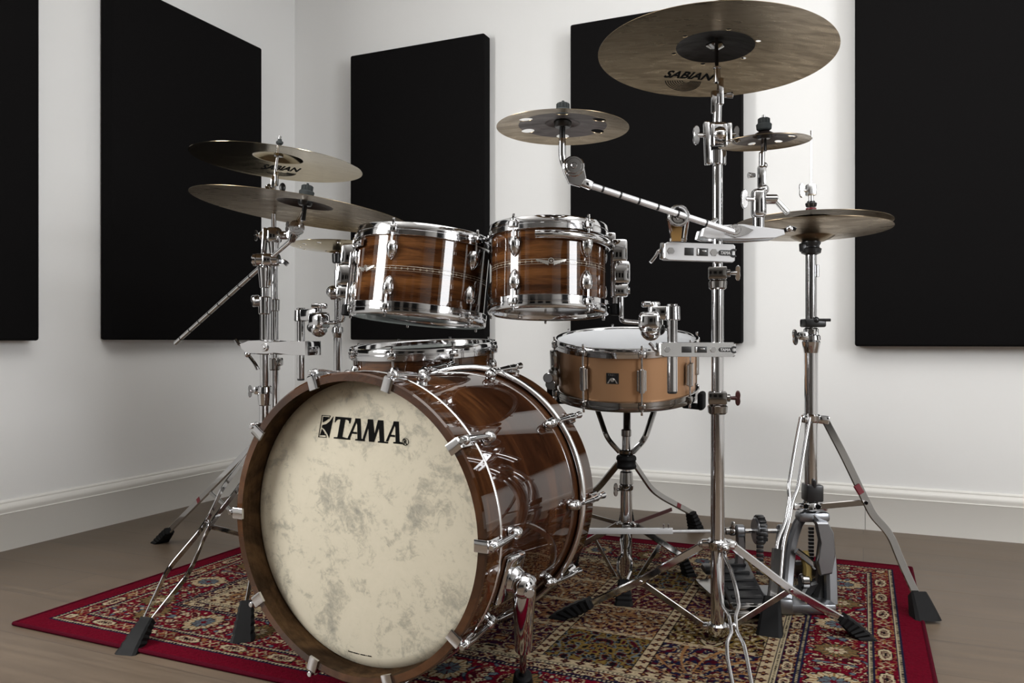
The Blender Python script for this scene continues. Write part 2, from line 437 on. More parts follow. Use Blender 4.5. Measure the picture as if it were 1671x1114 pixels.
for i_, (u0, v0, du, dv, z0, z1) in enumerate(((UR - .06, 1.45, .056, 1.0, .62, 1.95), (UR - .06, -1.35, .056, 1.05, .62, 1.95), (-1.9, VF + .004, 1.0, .056, .62, 1.95), (-.4, VF + .004, 1.0, .056, .62, 1.95), (1.1, VF + .004, 1.0, .056, .62, 1.95), (UL + .004, -1.8, .056, 1.0, .62, 1.95))):
    struct('unseen_panel_%d' % (i_ + 2), boxes_uv([(u0, u0 + du, v0, v0 + dv, z0, z1)]), 'panel')   # more acoustic panels, out of view, added for their dark reflections

# ------------------------------------------------------------------ the rug
RU0, RU1, RV0, RV1, RZ = -1.722, .178, 1.2225, 2.475, .007
a_, b_ = to_uv(flo(22, 1015, RZ)), to_uv(flo(1487, 925, RZ))
RU0, RU1, RV0, RV1 = a_[0], b_[0], a_[1], b_[1]
def on_rug(p):
    u, v = to_uv(V(p)); return RU0 + .006 < u < RU1 - .006 and RV0 + .006 < v < RV1 - .006
def gz(p): return RZ if on_rug(p) else 0.0
def build_rug():
    A, B, q = RU1 - RU0, RV1 - RV0, .0022
    nx, ny = int(A / q), int(B / q)
    u, v = np.meshgrid(np.linspace(0, A, nx), np.linspace(0, B, ny))
    rng = np.random.default_rng(5)
    def vnoise(x, y, f, seed):
        r = np.random.default_rng(seed).random((97, 97)); x, y = x * f, y * f
        i, j = np.floor(x).astype(int), np.floor(y).astype(int); a, b = x - i, y - j
        a, b = a * a * (3 - 2 * a), b * b * (3 - 2 * b); g = lambda i, j: r[i % 97, j % 97]
        return (g(i, j) * (1 - a) + g(i + 1, j) * a) * (1 - b) + (g(i, j + 1) * (1 - a) + g(i + 1, j + 1) * a) * b
    lin = lambda r, g, b: np.array([((c / 255 + .055) / 1.055) ** 2.4 if c > 10 else c / 255 / 12.92 for c in (r, g, b)])
    RED, DRED, CREAM, NAVY, BLUE, GOLD, TAN, PURP, DARK, OLIVE = (lin(*c) for c in ((90, 4, 25), (58, 5, 20), (168, 154, 126), (20, 22, 44), (84, 94, 100), (104, 84, 42), (128, 92, 58), (42, 18, 40), (16, 9, 12), (76, 70, 48)))
    col = np.empty((ny, nx, 3)); col[:] = RED
    def put(mask, c): col[mask] = c
    du, dv = np.minimum(u, A - u), np.minimum(v, B - v)
    d = np.minimum(du, dv); side = du < dv                         # side True: short edges
    s = np.where(side, v, u)                                       # run along the border
    L = np.where(side, B, A)
    wob = (vnoise(u, v, 330, 3) - .5)
    d0 = d; d = d + wob * .0022
    # widths from the edge inward
    e = np.cumsum([0, 0, .050, .0095, .043, .0095, .118, .0095, .030, .0105, .026])
    def band(i): return (d >= e[i]) & (d < e[i + 1])
    def beads(i, per):
        m = band(i); put(m, CREAM); mid = (e[i] + e[i + 1]) / 2
        put(m & (np.abs(d0 - mid) < .0019) & ((s / per) % 1 < .6), DARK)
        put((np.abs(d0 - e[i]) < .0016) | (np.abs(d0 - e[i + 1]) < .0016), NAVY)
    def arab(x, y, k, seed):
        w1 = vnoise(x, y, k * .35, seed) * 6; w2 = vnoise(x, y, k * .35, seed + 1) * 6
        return np.sin(x * k * 2.2 + w1) * np.sin(y * k * 2.0 + w2)
    # guards
    for i, per, hr in ((3, .125, .0150), (7, .082, .0118)):
        m = band(i); mid = (e[i] + e[i + 1]) / 2
        nrep = np.round(L / per); p2 = L / nrep; t = ((s / p2) % 1 - .5) * p2; w = d0 - mid
        put(m, DRED if i == 7 else RED)
        if i == 7: put(m & (vnoise(u, v, 90, 8) > .62), PURP)
        aa = vnoise(u, v, 210, 31); put(m & (aa > .70), TAN); put(m & (aa < .2), DARK)
        ts = np.abs(t) / (2.1 if i == 3 else 1.9); rr = np.maximum(ts + .35 * np.abs(w), np.abs(w) * 1.15 + .3 * ts) + (vnoise(u, v, 300, 12) - .5) * .003
        hr2 = min(hr, (e[i + 1] - e[i]) * .44)
        put(m & (rr < hr2 * 1.12), DARK); put(m & (rr < hr2), CREAM); put(m & (rr < hr2 * .68), DRED)
        put(m & (rr < hr2 * .62) & (np.sin(t * 900) * np.sin(w * 700) > .25), CREAM); put(m & (rr < hr2 * .22), DARK)
        tt = p2 / 2 - np.abs(t)
        put(m & (np.abs(np.abs(w) - tt * 1.1) < .0022) & (tt < .013) & (np.abs(w) < .014), CREAM); put(m & (tt ** 2 + w ** 2 < .003 ** 2), TAN); put(m & (np.abs(np.abs(w) - .004 - .006 * np.sin(tt * 160)) < .0016) & (tt > .014) & (rr > hr2 * 1.2), CREAM * .7)
    # main border
    m = band(5); mid = (e[5] + e[6]) / 2; w = d0 - mid
    a1 = arab(s, np.abs(w), 62, 41); a2 = arab(s, np.abs(w), 88, 51); nz = vnoise(u, v, 240, 61)
    put(m & (a1 > .52), DRED); put(m & (np.abs(a1 - .40) < .06), CREAM); put(m & (np.abs(a2 - .34) < .055) & (nz > .4), TAN)
    put(m & (a2 < -.58), DARK); put(m & (a2 < -.72), CREAM); put(m & (a1 < -.66), NAVY); put(m & (a1 < -.82), BLUE)
    nrep = np.round(L / .155); p2 = L / nrep; idx = np.floor(s / p2).astype(int); t = ((s / p2) % 1 - .5) * p2
    ang = np.arctan2(w, t); r = np.hypot(t, w * .80); pet = 1 + .10 * np.cos(ang * 10)
    big = (idx % 2 == 0)
    RR = np.where(big, .037, .033) * pet
    put(m & (r < RR * 1.08), DARK)
    mb_ = m & (r < RR)
    put(mb_ & big, CREAM); put(mb_ & ~big, OLIVE)
    put(mb_ & (np.cos(ang * 20) > .55) & (r > RR * .55), TAN)
    put(m & big & (r < RR * .62), DARK); put(m & big & (r < RR * .57), BLUE); put(m & ~big & (r < RR * .5), CREAM)
    put(m & (r < RR * .55) & (np.abs(np.cos(ang * 4)) < .35), np.where(True, DRED, DRED)); put(m & (r < RR * .16), RED)
    tt = p2 / 2 - np.abs(t)
    for oo in (0, .024, -.024):
        rr = np.hypot(tt, w - oo); pt = .0072 * (1 + .25 * np.cos(np.arctan2(w - oo, tt) * 5))
        put(m & (rr < pt * 1.2), DARK); put(m & (rr < pt), CREAM); put(m & (rr < pt * .4), RED)
    beads(2, .0085); beads(4, .0085); beads(6, .0085); beads(8, .0085)
    put((np.abs(d0 - e[10]) < .0018), DARK)
    # cream flowered band
    def flowered(m, s, w, per, hw):
        put(m, CREAM * .80 + TAN * .15)
        t = ((s / per) % 1 - .5) * per; r = np.hypot(t, w); a = np.arctan2(w, t)
        p = hw * .62 * (1 + .28 * np.cos(a * 4)); put(m & (r < p), DRED); put(m & (r < p * .62), DARK); put(m & (r < p * .3), TAN)
        put(m & (np.abs(np.abs(w) - hw * .93) < .0012), DARK)
    m = band(9); flowered(m, s, d0 - (e[9] + e[10]) / 2, .031, .013)
    # field of garden panels
    fi = d >= e[10]
    x, y = u - e[10], v - e[10]; FW, FH = A - 2 * e[10], B - 2 * e[10]
    nc, nr = 6, 4; cw, ch = FW / nc, FH / nr
    ci, ri = np.clip((x / cw).astype(int), 0, nc - 1), np.clip((y / ch).astype(int), 0, nr - 1)
    lx, ly = x - (ci + .5) * cw, y - (ri + .5) * ch
    grid = [[2, 1, 2, 3, 1, 0], [0, 2, 1, 4, 2, 5], [1, 0, 3, 2, 0, 3], [3, 2, 0, 2, 1, 2]]   # rows from the near edge
    kind = np.array(grid)[ri, ci]
    bgs = [NAVY, GOLD, TAN * .9, PURP, TAN * .75 + DRED * .25, GOLD * .85]; bgs[0] = NAVY
    f1s = [TAN, BLUE, DRED, CREAM * .8, DRED, DRED]; f2s = [DRED, DRED, PURP, DRED, CREAM * .8, DARK]; f3s = [CREAM * .8, DARK, CREAM * .8, TAN, PURP, CREAM * .8]
    ax = np.abs(lx)
    g1 = arab(ax + ci * .7, ly + ri * .9, 46, 71); g2 = arab(ax + ci * .3, ly + ri * 1.7, 74, 81); g3 = arab(ax + ci, ly + ri, 105, 91)
    nzz = vnoise(u, v, 260, 95)
    kind = kind + 0
    for k in range(6):
        m = fi & (kind == k); put(m, bgs[k])
        put(m & (g3 > .5), f2s[k] * .8); put(m & (g3 < -.55), f3s[k] * .9)
        put(m & (np.abs(g1 - .22) < .11) & (nzz > .25), f1s[k]); put(m & (g1 > .55), f2s[k]); put(m & (g1 > .78), f3s[k])
        put(m & (np.abs(g2 + .30) < .07) & (nzz > .3), f3s[k]); put(m & (g2 < -.66), f1s[k]); put(m & (g2 < -.84), DARK)
    # dark-red panel in the middle rows
    m = fi & (ri == 2) & ((ci == 4) | (ci == 1)); put(m, DRED)
    put(m & (np.abs(np.sin(ly * 260 + 2.5 * np.sin(lx * 60))) < .22) & (nzz > .35), CREAM * .8); put(m & (g3 > .6), CREAM * .8); put(m & (g3 < -.6), PURP)
    # fanned branches in the near navy panel
    m = fi & (kind == 0)
    an = np.arctan2(ly + ch * .48, lx); rd = np.hypot(ly + ch * .48, lx)
    put(m & (np.abs(np.sin(an * 7 + rd * 18)) < .16 + .08 * nzz) & (rd > .02), TAN)
    put(m & (np.abs(np.sin(an * 7 + rd * 18)) > .93) & (np.sin(rd * 150) > .55), DRED)
    # inner cream frames
    hw = np.minimum(cw / 2 - np.abs(lx), ch / 2 - np.abs(ly))
    for k in range(1, nc):
        w = x - k * cw; m = fi & (np.abs(w + wob * .002) < .0135); flowered(m, y, w, .031, .0135)
    for k in range(1, nr):
        w = y - k * ch; m = fi & (np.abs(w + wob * .002) < .0062) & ~(np.abs(((x / cw + .5) % 1 - .5) * cw) < .0135)
        put(m, CREAM * .75 + TAN * .2); put(m & (np.abs(w) < .002) & ((x / .03) % 1 < .35), DRED)
    col *= (.86 + .28 * vnoise(u, v, 420, 99))[..., None]
    n = nx * ny
    me = bpy.data.meshes.new('rug_pile'); me.vertices.add(n)
    zz = RZ + .0012 * (vnoise(u, v, 200, 7) - .5) - .0035 * np.clip(1 - d0 / .006, 0, 1) ** 2
    co = np.stack([u, v, zz], -1).reshape(-1, 3)
    me.vertices.foreach_set('co', co.astype(np.float32).ravel())
    idx = np.arange(n).reshape(ny, nx)
    qf = np.stack([idx[:-1, :-1], idx[:-1, 1:], idx[1:, 1:], idx[1:, :-1]], -1).reshape(-1, 4)
    me.loops.add(qf.size); me.loops.foreach_set('vertex_index', qf.astype(np.int32).ravel())
    me.polygons.add(len(qf)); me.polygons.foreach_set('loop_start', np.arange(0, qf.size, 4, dtype=np.int32))
    me.update(calc_edges=True)
    at_ = me.color_attributes.new('pattern', 'FLOAT_COLOR', 'POINT')
    at_.data.foreach_set('color', np.concatenate([col.reshape(-1, 3), np.ones((n, 1))], 1).astype(np.float32).ravel())
    me.polygons.foreach_set('use_smooth', [True] * len(me.polygons))
    me.materials.append(X['rug'])
    mx = ROOM @ M.Translation((RU0, RV0, 0))
    t = thing('rug', 'red Persian style rug with cream flower borders under the drum kit', 'rug', mx)
    link('pile', me, None, t)
    ed = MB(); r = .0045
    ed.tube([V((0, 0, r)), V((A, 0, r))], r, 8); ed.tube([V((A, 0, r)), V((A, B, r))], r, 8); ed.tube([V((A, B, r)), V((0, B, r))], r, 8); ed.tube([V((0, B, r)), V((0, 0, r))], r, 8)
    obj('edge_binding', ed, 'rug_edge', t, local=True)
build_rug()

# ------------------------------------------------------------------ drums
def hoop_prof(r, z0, h, up=1, t=.006):
    """die-cast hoop, outer radius r, from z0 over height h towards up"""
    p = [(r - .010, 0), (r - .002, 0), (r, .0015), (r, h * .40), (r - .0016, h * .44), (r - .0016, h * .50), (r - .0005, h * .54), (r - .0005, h - .004), (r - .002, h - .0012), (r - .005, h), (r - .008, h - .001), (r - .010, h - .004)]
    return [(a, z0 + up * b) for a, b in p]
def teardrop(mb, c_r, phi, z, ln, w, up):
    """a half-teardrop lug on a shell; round end at z towards up"""
    er = V((math.sin(phi), -math.cos(phi), 0)); et = V((math.cos(phi), math.sin(phi), 0)); ez = V((0, 0, up))
    n, sg = 12, 14; vs, fs = [], []
    for i in range(n + 1):
        t = i / n; x = t * ln
        rad = w * (.55 + .45 * math.sin(min(1, t / .34) * PI / 2)) if t < .34 else w * max(0, 1 - ((t - .34) / .66) ** 2) ** .62
        if t == 0: rad = .0005
        rad = max(rad, .0004)
        for k in range(sg + 1):
            a = -PI / 2 + PI * k / sg
            vs.append(er * (c_r + math.cos(a) * rad * 1.25 - .0005) + et * math.sin(a) * rad + V((0, 0, z)) - ez * x)
    for i in range(n):
        for k in range(sg): fs.append([i * (sg + 1) + k, i * (sg + 1) + k + 1, (i + 1) * (sg + 1) + k + 1, (i + 1) * (sg + 1) + k])
    mb.add(vs, fs)
def er(phi, r, z=0): return V((math.sin(phi) * r, -math.cos(phi) * r, z))
def wrap(pts, r, phi0, z0):                        # flat (x, y) metres -> cylinder surface
    return [er(phi0 + x / r, r, z0 + y) for x, y in pts]
def badge_wing(root, r, phi, z):
    mb = MB(); rr = r + .0012
    def poly(p): 
        mb.add(wrap(p, rr, phi, z) + wrap(p, r + .0001, phi, z), [list(range(len(p)))] + [[i, (i + 1) % len(p), len(p) + (i + 1) % len(p), len(p) + i] for i in range(len(p))])
    for sgn in (-1, 1):
        for k in range(5):
            a, b = .005 + k * .0052, .005 + (k + 1) * .0052
            top0, top1 = .001 + .004 * (k / 5) ** 1.4, .001 + .004 * ((k + 1) / 5) ** 1.4
            bt0, bt1 = -.0085 + k * .0019, -.0085 + (k + 1) * .0021
            poly([(sgn * a, top0), (sgn * b, top1), (sgn * (b + .0012), bt1 + .001), (sgn * (a + .0006), bt0)])
    star = []
    for k in range(10):
        q = .0034 if k % 2 == 0 else .0015; a = PI / 2 + k * PI / 5; star.append((math.cos(a) * q, math.sin(a) * q + .001))
    for k in range(0, 10):
        poly([(0, .001), star[k], star[(k + 1) % 10]])
    n = 24
    for k in range(n):
        a, b = 2 * PI * k / n, 2 * PI * (k + 1) / n
        poly([(math.cos(t) * q, math.sin(t) * q + .001) for t, q in ((a, .0048), (b, .0048), (b, .0062), (a, .0062))])
    obj('badge', mb, 'silver', root, local=True)['label'] = 'silver winged star badge'
def tom(name, label, base, nrm, Ro, Rs, Ht, phis, hh, badge_phi, kind='rack', group=None):
    mx = frame(base, nrm)
    t = thing(name, label, 'drum', mx, group)
    z0, z1 = hh * .72, Ht - hh * .72
    sh = MB().lathe([(Rs, z0), (Rs, z1), (Rs - .008, z1), (Rs - .008, z0)], seg=96, closed=True)
    obj('shell', sh, 'walnut', t, local=True)
    if kind == 'rack':
        zi = (z0 + z1) / 2; il = MB()
        il.lathe([(Rs + .0002, zi + .0052), (Rs + .0004, zi + .0047)], seg=96); il.lathe([(Rs + .0002, zi - .0052), (Rs + .0004, zi - .0047)], seg=96)
        il.lathe([(Rs + .0003, zi + .0003), (Rs + .0003, zi - .0003)], seg=96)
        nd = int(2 * PI * Rs / .0135)
        for k in range(nd):
            ph = 2 * PI * k / nd
            for i in range(4):
                dirs = [(.0026, 0), (0, .0026), (-.0026, 0), (0, -.0026)]; a, b = dirs[i], dirs[(i + 1) % 4]
                q = .72; il.add(wrap([a, b, (b[0] * q, b[1] * q), (a[0] * q, a[1] * q)], Rs + .0006, ph, zi), [[0, 1, 2, 3]])
        obj('inlay', il, 'inlay', t, local=True)
        badge_wing(t, Rs, badge_phi, zi)
    for nm, zz, up in (('top_hoop', Ht - hh, 1), ('bottom_hoop', hh, -1)):
        mb = MB().lathe(hoop_prof(Ro, zz, hh, up), seg=96, closed=True)
        for ph in phis:                                # ears
            e = M.Rotation(ph, 4, 'Z') @ M.Translation((0, -Ro - .001, zz + up * hh * .45)); mb.box(e, .020, .012, hh * .55, .003)
        obj(nm, mb, 'chrome', t, local=True)
    hd = MB().lathe([(0, Ht - .014), (Rs + .002, Ht - .014), (Rs + .004, Ht - .02)], seg=64); obj('top_head', hd, 'grey_head' if kind == 'floor' else 'white_head', t, local=True)
    hd = MB().lathe([(0, .012), (Rs + .002, .012), (Rs + .004, .018)], seg=64); obj('bottom_head', hd, 'smoke_head', t, local=True)
    for ph in phis:
        for up in (1, -1):
            lg = MB(); ln = .046; zc = z1 - .014 if up > 0 else z0 + .014
            zc = zc - up * .004
            teardrop(lg, Rs, ph, zc, ln, .0130, up)
            p = er(ph, Rs + .0075, 0)
            lo = obj('lug', lg, 'chrome', t, local=True)
            rd = MB(); e_ = Ht - hh * .05 if up > 0 else hh * .05
            rd.cyl(p + V((0, 0, zc - up * .004)), p + V((0, 0, Ht - hh * .3 if up > 0 else hh * .3)), .0028, seg=10)
            rd.cyl(p + V((0, 0, (Ht - hh * .62) if up > 0 else hh * .62)), p + V((0, 0, (Ht - hh * .15) if up > 0 else hh * .15)), .0058, seg=12)
            rd.box(M.Translation(p + V((0, 0, (Ht + .001) if up > 0 else -.001))), .0055, .0055, .010, .0008)
            obj('tension_rod', rd, 'chrome', t, local=True)
    return t, mx
tomL_c, tomL_n = V((-.221, 1.868, .676)), V((.091, .057, .994)).normalized()
tomR_c, tomR_n = V((.080, 1.769, .689)), V((.011, .080, .997)).normalized()
tomL, mxL = tom('rack_tom', 'larger walnut rack tom tilted to the right, left of the two', tomL_c, tomL_n, .160, .1525, .204, [R(-20 + 72 * k) for k in range(5)], .030, R(-49), group='walnut rack toms')
tomR, mxR = tom('rack_tom', 'smaller walnut rack tom with winged star badge facing front, beside the splash boom', tomR_c, tomR_n, .135, .127, .195, [R(-36 + 72 * k) for k in range(5)], .029, R(0), group='walnut rack toms')
# resonance-isolating mount ring under the top hoop, with bracket at the side
def mount_ring(t, mx, Ro, Ht, hh, a0, a1, phib, side):
    mb = MB(); z = Ht - hh - .004
    mb.lathe([(Ro - .001 + .0085 * math.cos(q), z - .009 + .0095 * math.sin(q)) for q in np.linspace(R(88), R(-88), 10)], seg=40, closed=True, a0=R(a0 - 90), a1=R(a1 - 90))
    obj('mount_ring', mb, 'chrome', t, local=True)
    br = MB(); e = M.Rotation(phib, 4, 'Z')
    br.box(e @ M.Translation((0, -Ro - .022, Ht * .72)), .034, .034, .050, .005)
    br.box(e @ M.Translation((0, -Ro - .027, Ht * .47)), .040, .036, .052, .008)
    br.box(e @ M.Translation((0, -Ro - .026, Ht * .27)), .032, .030, .026, .004)
    br.cyl(e @ V((0, -Ro - .010, Ht * .80)), e @ V((0, -Ro - .010, Ht * .20)), .007)
    br.cyl(e @ V((.013, -Ro - .012, Ht * .74)), e @ V((.013, -Ro - .012, Ht * .1)), .0055)
    br.box(e @ M.Translation((0, -Ro - .004, Ht * .85)), .03, .02, .03, .004)
    o = obj('mount_bracket', br, 'chrome', t, local=True)
    w = MB().wing(e @ V((side * .018, -Ro - .028, Ht * .47)), e @ V((side, -.6, .25)), e @ V((side * .3, -.2, .9)), .014)
    w.cyl(e @ V((0, -Ro - .045, Ht * .27)), e @ V((0, -Ro - .041, Ht * .27)), .007)
    obj('wing_bolt', w, 'chrome', o, local=True)
    rg = MB().cyl(e @ V((.013, -Ro - .012, Ht * .13)), e @ V((.013, -Ro - .012, Ht * .0)), .011)
    obj('rubber_bush', rg, 'rubber', t, local=True)
    return mx @ (e @ V((0, -Ro - .026, Ht * .2)))
jR = mount_ring(tomR, mxR, .135, .195, .029, -14, 128, R(82), 1)
jL = mount_ring(tomL, mxL, .160, .204, .030, -150, -52, R(-98), -1)

# floor tom
ft_c, ft_n = V((-.226, 2.038, .625)), V((-.043, -.059, .997)).normalized()
FTH = .33
ft, mxF = tom('floor_tom', 'walnut floor tom half hidden behind the bass drum, under the rack toms', ft_c - ft_n * FTH, ft_n, .189, .178, FTH, [R(-62 + 45 * k) for k in range(8)], .030, 0, 'floor')
for k, ph in enumerate((R(35), R(155), R(275))):
    p0 = mxF @ er(ph, .189, FTH * .62); p1 = mxF @ er(ph, .200, .05); g = V((p1.x, p1.y, gz(p1)))
    lm = MB().tube(fillet([p0, p1, g + (p1 - mxF @ V((0, 0, .05))).normalized() * .02 + V((0, 0, .02))], .03), .0048, 10)
    lo = obj('leg', lm, 'chrome', ft)
    q = lm.v[-1]
    obj('rubber_foot', MB().cyl(V((q.x, q.y, gz(q))), V((q.x, q.y, gz(q) + .035)), .012, .008), 'rubber', lo)
    br = MB().box(mxF @ M.Rotation(ph, 4, 'Z') @ M.Translation((0, -.184, FTH * .55)), .03, .02, .05, .005); obj('leg_bracket', br, 'chrome', ft)

# snare drum
sn_n = V((-.026, -.161, .987)).normalized(); SH = .160
sn_top = V((.302, 2.113, .643))
def snare():
    mx = frame(sn_top - sn_n * SH, sn_n); Ro, Rs, hh = .190, .180, .026
    t = thing('snare_drum', 'satin copper snare drum with tube lugs on a chrome stand', 'drum', mx)
    obj('shell', MB().lathe([(Rs, hh * .7), (Rs, SH - hh * .7), (Rs - .006, SH - hh * .7), (Rs - .006, hh * .7)], seg=96, closed=True), 'copper', t, local=True)
    phis = [R(-41.5 + 45 * k) for k in range(8)]
    for nm, zz, up in (('top_hoop', SH - hh, 1), ('bottom_hoop', hh, -1)):
        mb = MB().lathe(hoop_prof(Ro, zz, hh, up), seg=96, closed=True)
        for ph in phis: mb.box(M.Rotation(ph, 4, 'Z') @ M.Translation((0, -Ro - .002, zz + up * hh * .4)), .018, .012, hh * .6, .003)
        obj(nm, mb, 'chrome' if up > 0 else 'nickel', t, local=True)
    obj('top_head', MB().lathe([(0, SH - .006), (Rs + .001, SH - .006), (Rs + .004, SH - .014)], seg=64), 'white_head', t, local=True)
    obj('bottom_head', MB().lathe([(0, .010), (Rs + .002, .010), (Rs + .004, .018)], seg=64), 'smoke_head', t, local=True)
    for ph in phis:
        lg = MB(); p = er(ph, Rs + .011); z = SH / 2
        lg.cyl(p + V((0, 0, z - .030)), p + V((0, 0, z + .030)), .0082, seg=16, bev=.0015)
        et = er(ph + PI / 2, 1)
        for sg in (-1, 1): lg.cyl(p + et * sg * .0078 + V((0, 0, z - .026)) - er(ph, .003), p + et * sg * .0078 + V((0, 0, z + .026)) - er(ph, .003), .0046, seg=10)
        for q in (-.018, .018): lg.cyl(er(ph, Rs - .001, z + q), er(ph, Rs + .01, z + q), .005, seg=10)
        obj('tube_lug', lg, 'chrome', t, local=True)
        for up in (1, -1):
            rd = MB()
            rd.cyl(p + V((0, 0, z + up * .028)), p + V((0, 0, z + up * (SH / 2 - .008))), .0026, seg=8)
            rd.cyl(p + V((0, 0, z + up * (SH / 2 - .020))), p + V((0, 0, z + up * (SH / 2 - .005))), .0055, seg=12)
            rd.box(M.Translation(p + V((0, 0, z + up * (SH / 2 + .001)))), .0055, .0055, .011, .0008)
            obj('tension_rod', rd, 'chrome', t, local=True)
    # badge: black plate, letters, pale wedge pair and screw
    phb = R(-18.5); bz = SH / 2 + .004; r = Rs + .0012
    sq = lambda x0, x1, y0, y1: [(x0, y0), (x1, y0), (x1, y1), (x0, y1)]
    bd = MB()
    for k in range(6):
        x0, x1 = -.0155 + k * .031 / 6, -.0155 + (k + 1) * .031 / 6
        bd.add(wrap(sq(x0, x1, -.0135, .0135), r, phb, bz) + wrap(sq(x0, x1, -.0135, .0135), Rs, phb, bz), [[0, 1, 2, 3], [0, 1, 5, 4], [2, 3, 7, 6], [0, 3, 7, 4], [1, 2, 6, 5]])
    b = obj('badge', bd, 'plastic', t, local=True); b['label'] = 'black square maker badge'
    tv, tf = text_tris('TAMA', 0, .03)
    lt = MB().add(wrap([(-.0125 + x * .025, .0062 + y * .0056) for x, y in tv], r + .0003, phb, bz), tf); obj('lettering', lt, 'nickel', b, local=True)
    wg = MB(); wg.add(wrap([(-.0048, .001), (-.0035, .001), (-.0095, -.0122), (-.0135, -.0122)], r + .0003, phb, bz), [[0, 1, 2, 3]]); wg.add(wrap([(.0048, .001), (.0035, .001), (.0095, -.0122), (.0135, -.0122)], r + .0003, phb, bz), [[0, 1, 2, 3]])
    c = er(phb, r, bz - .003); wg.cyl(c, c + er(phb, .003), .005, seg=16)
    obj('badge_wedges', wg, 'silver', b, local=True)
    # strainer on the left, butt on the right rear
    ph = R(-85); e = M.Rotation(ph, 4, 'Z'); st = MB()
    st.box(e @ M.Translation((0, -Rs - .012, SH * .66)), .024, .022, .052, .004); st.box(e @ M.Translation((.012, -Rs - .016, SH * .38)), .028, .026, .045, .006)
    st.cyl(e @ V((.02, -Rs - .02, SH * .32)), e @ V((.045, -Rs - .03, SH * .30)), .008, .014); st.cyl(e @ V((0, -Rs - .012, SH * .6)), e @ V((0, -Rs - .012, SH * .1)), .006)
    st.box(e @ M.Translation((.006, -Rs - .012, SH * .12)), .03, .018, .016, .003)
    so = obj('strainer', st, 'nickel', t, local=True)
    obj('strainer_knob', MB().cyl(e @ V((.03, -Rs - .03, SH * .42)), e @ V((.05, -Rs - .036, SH * .42)), .012, .014), 'chrome', so, local=True)
    return t, mx
snare_t, mxS = snare()

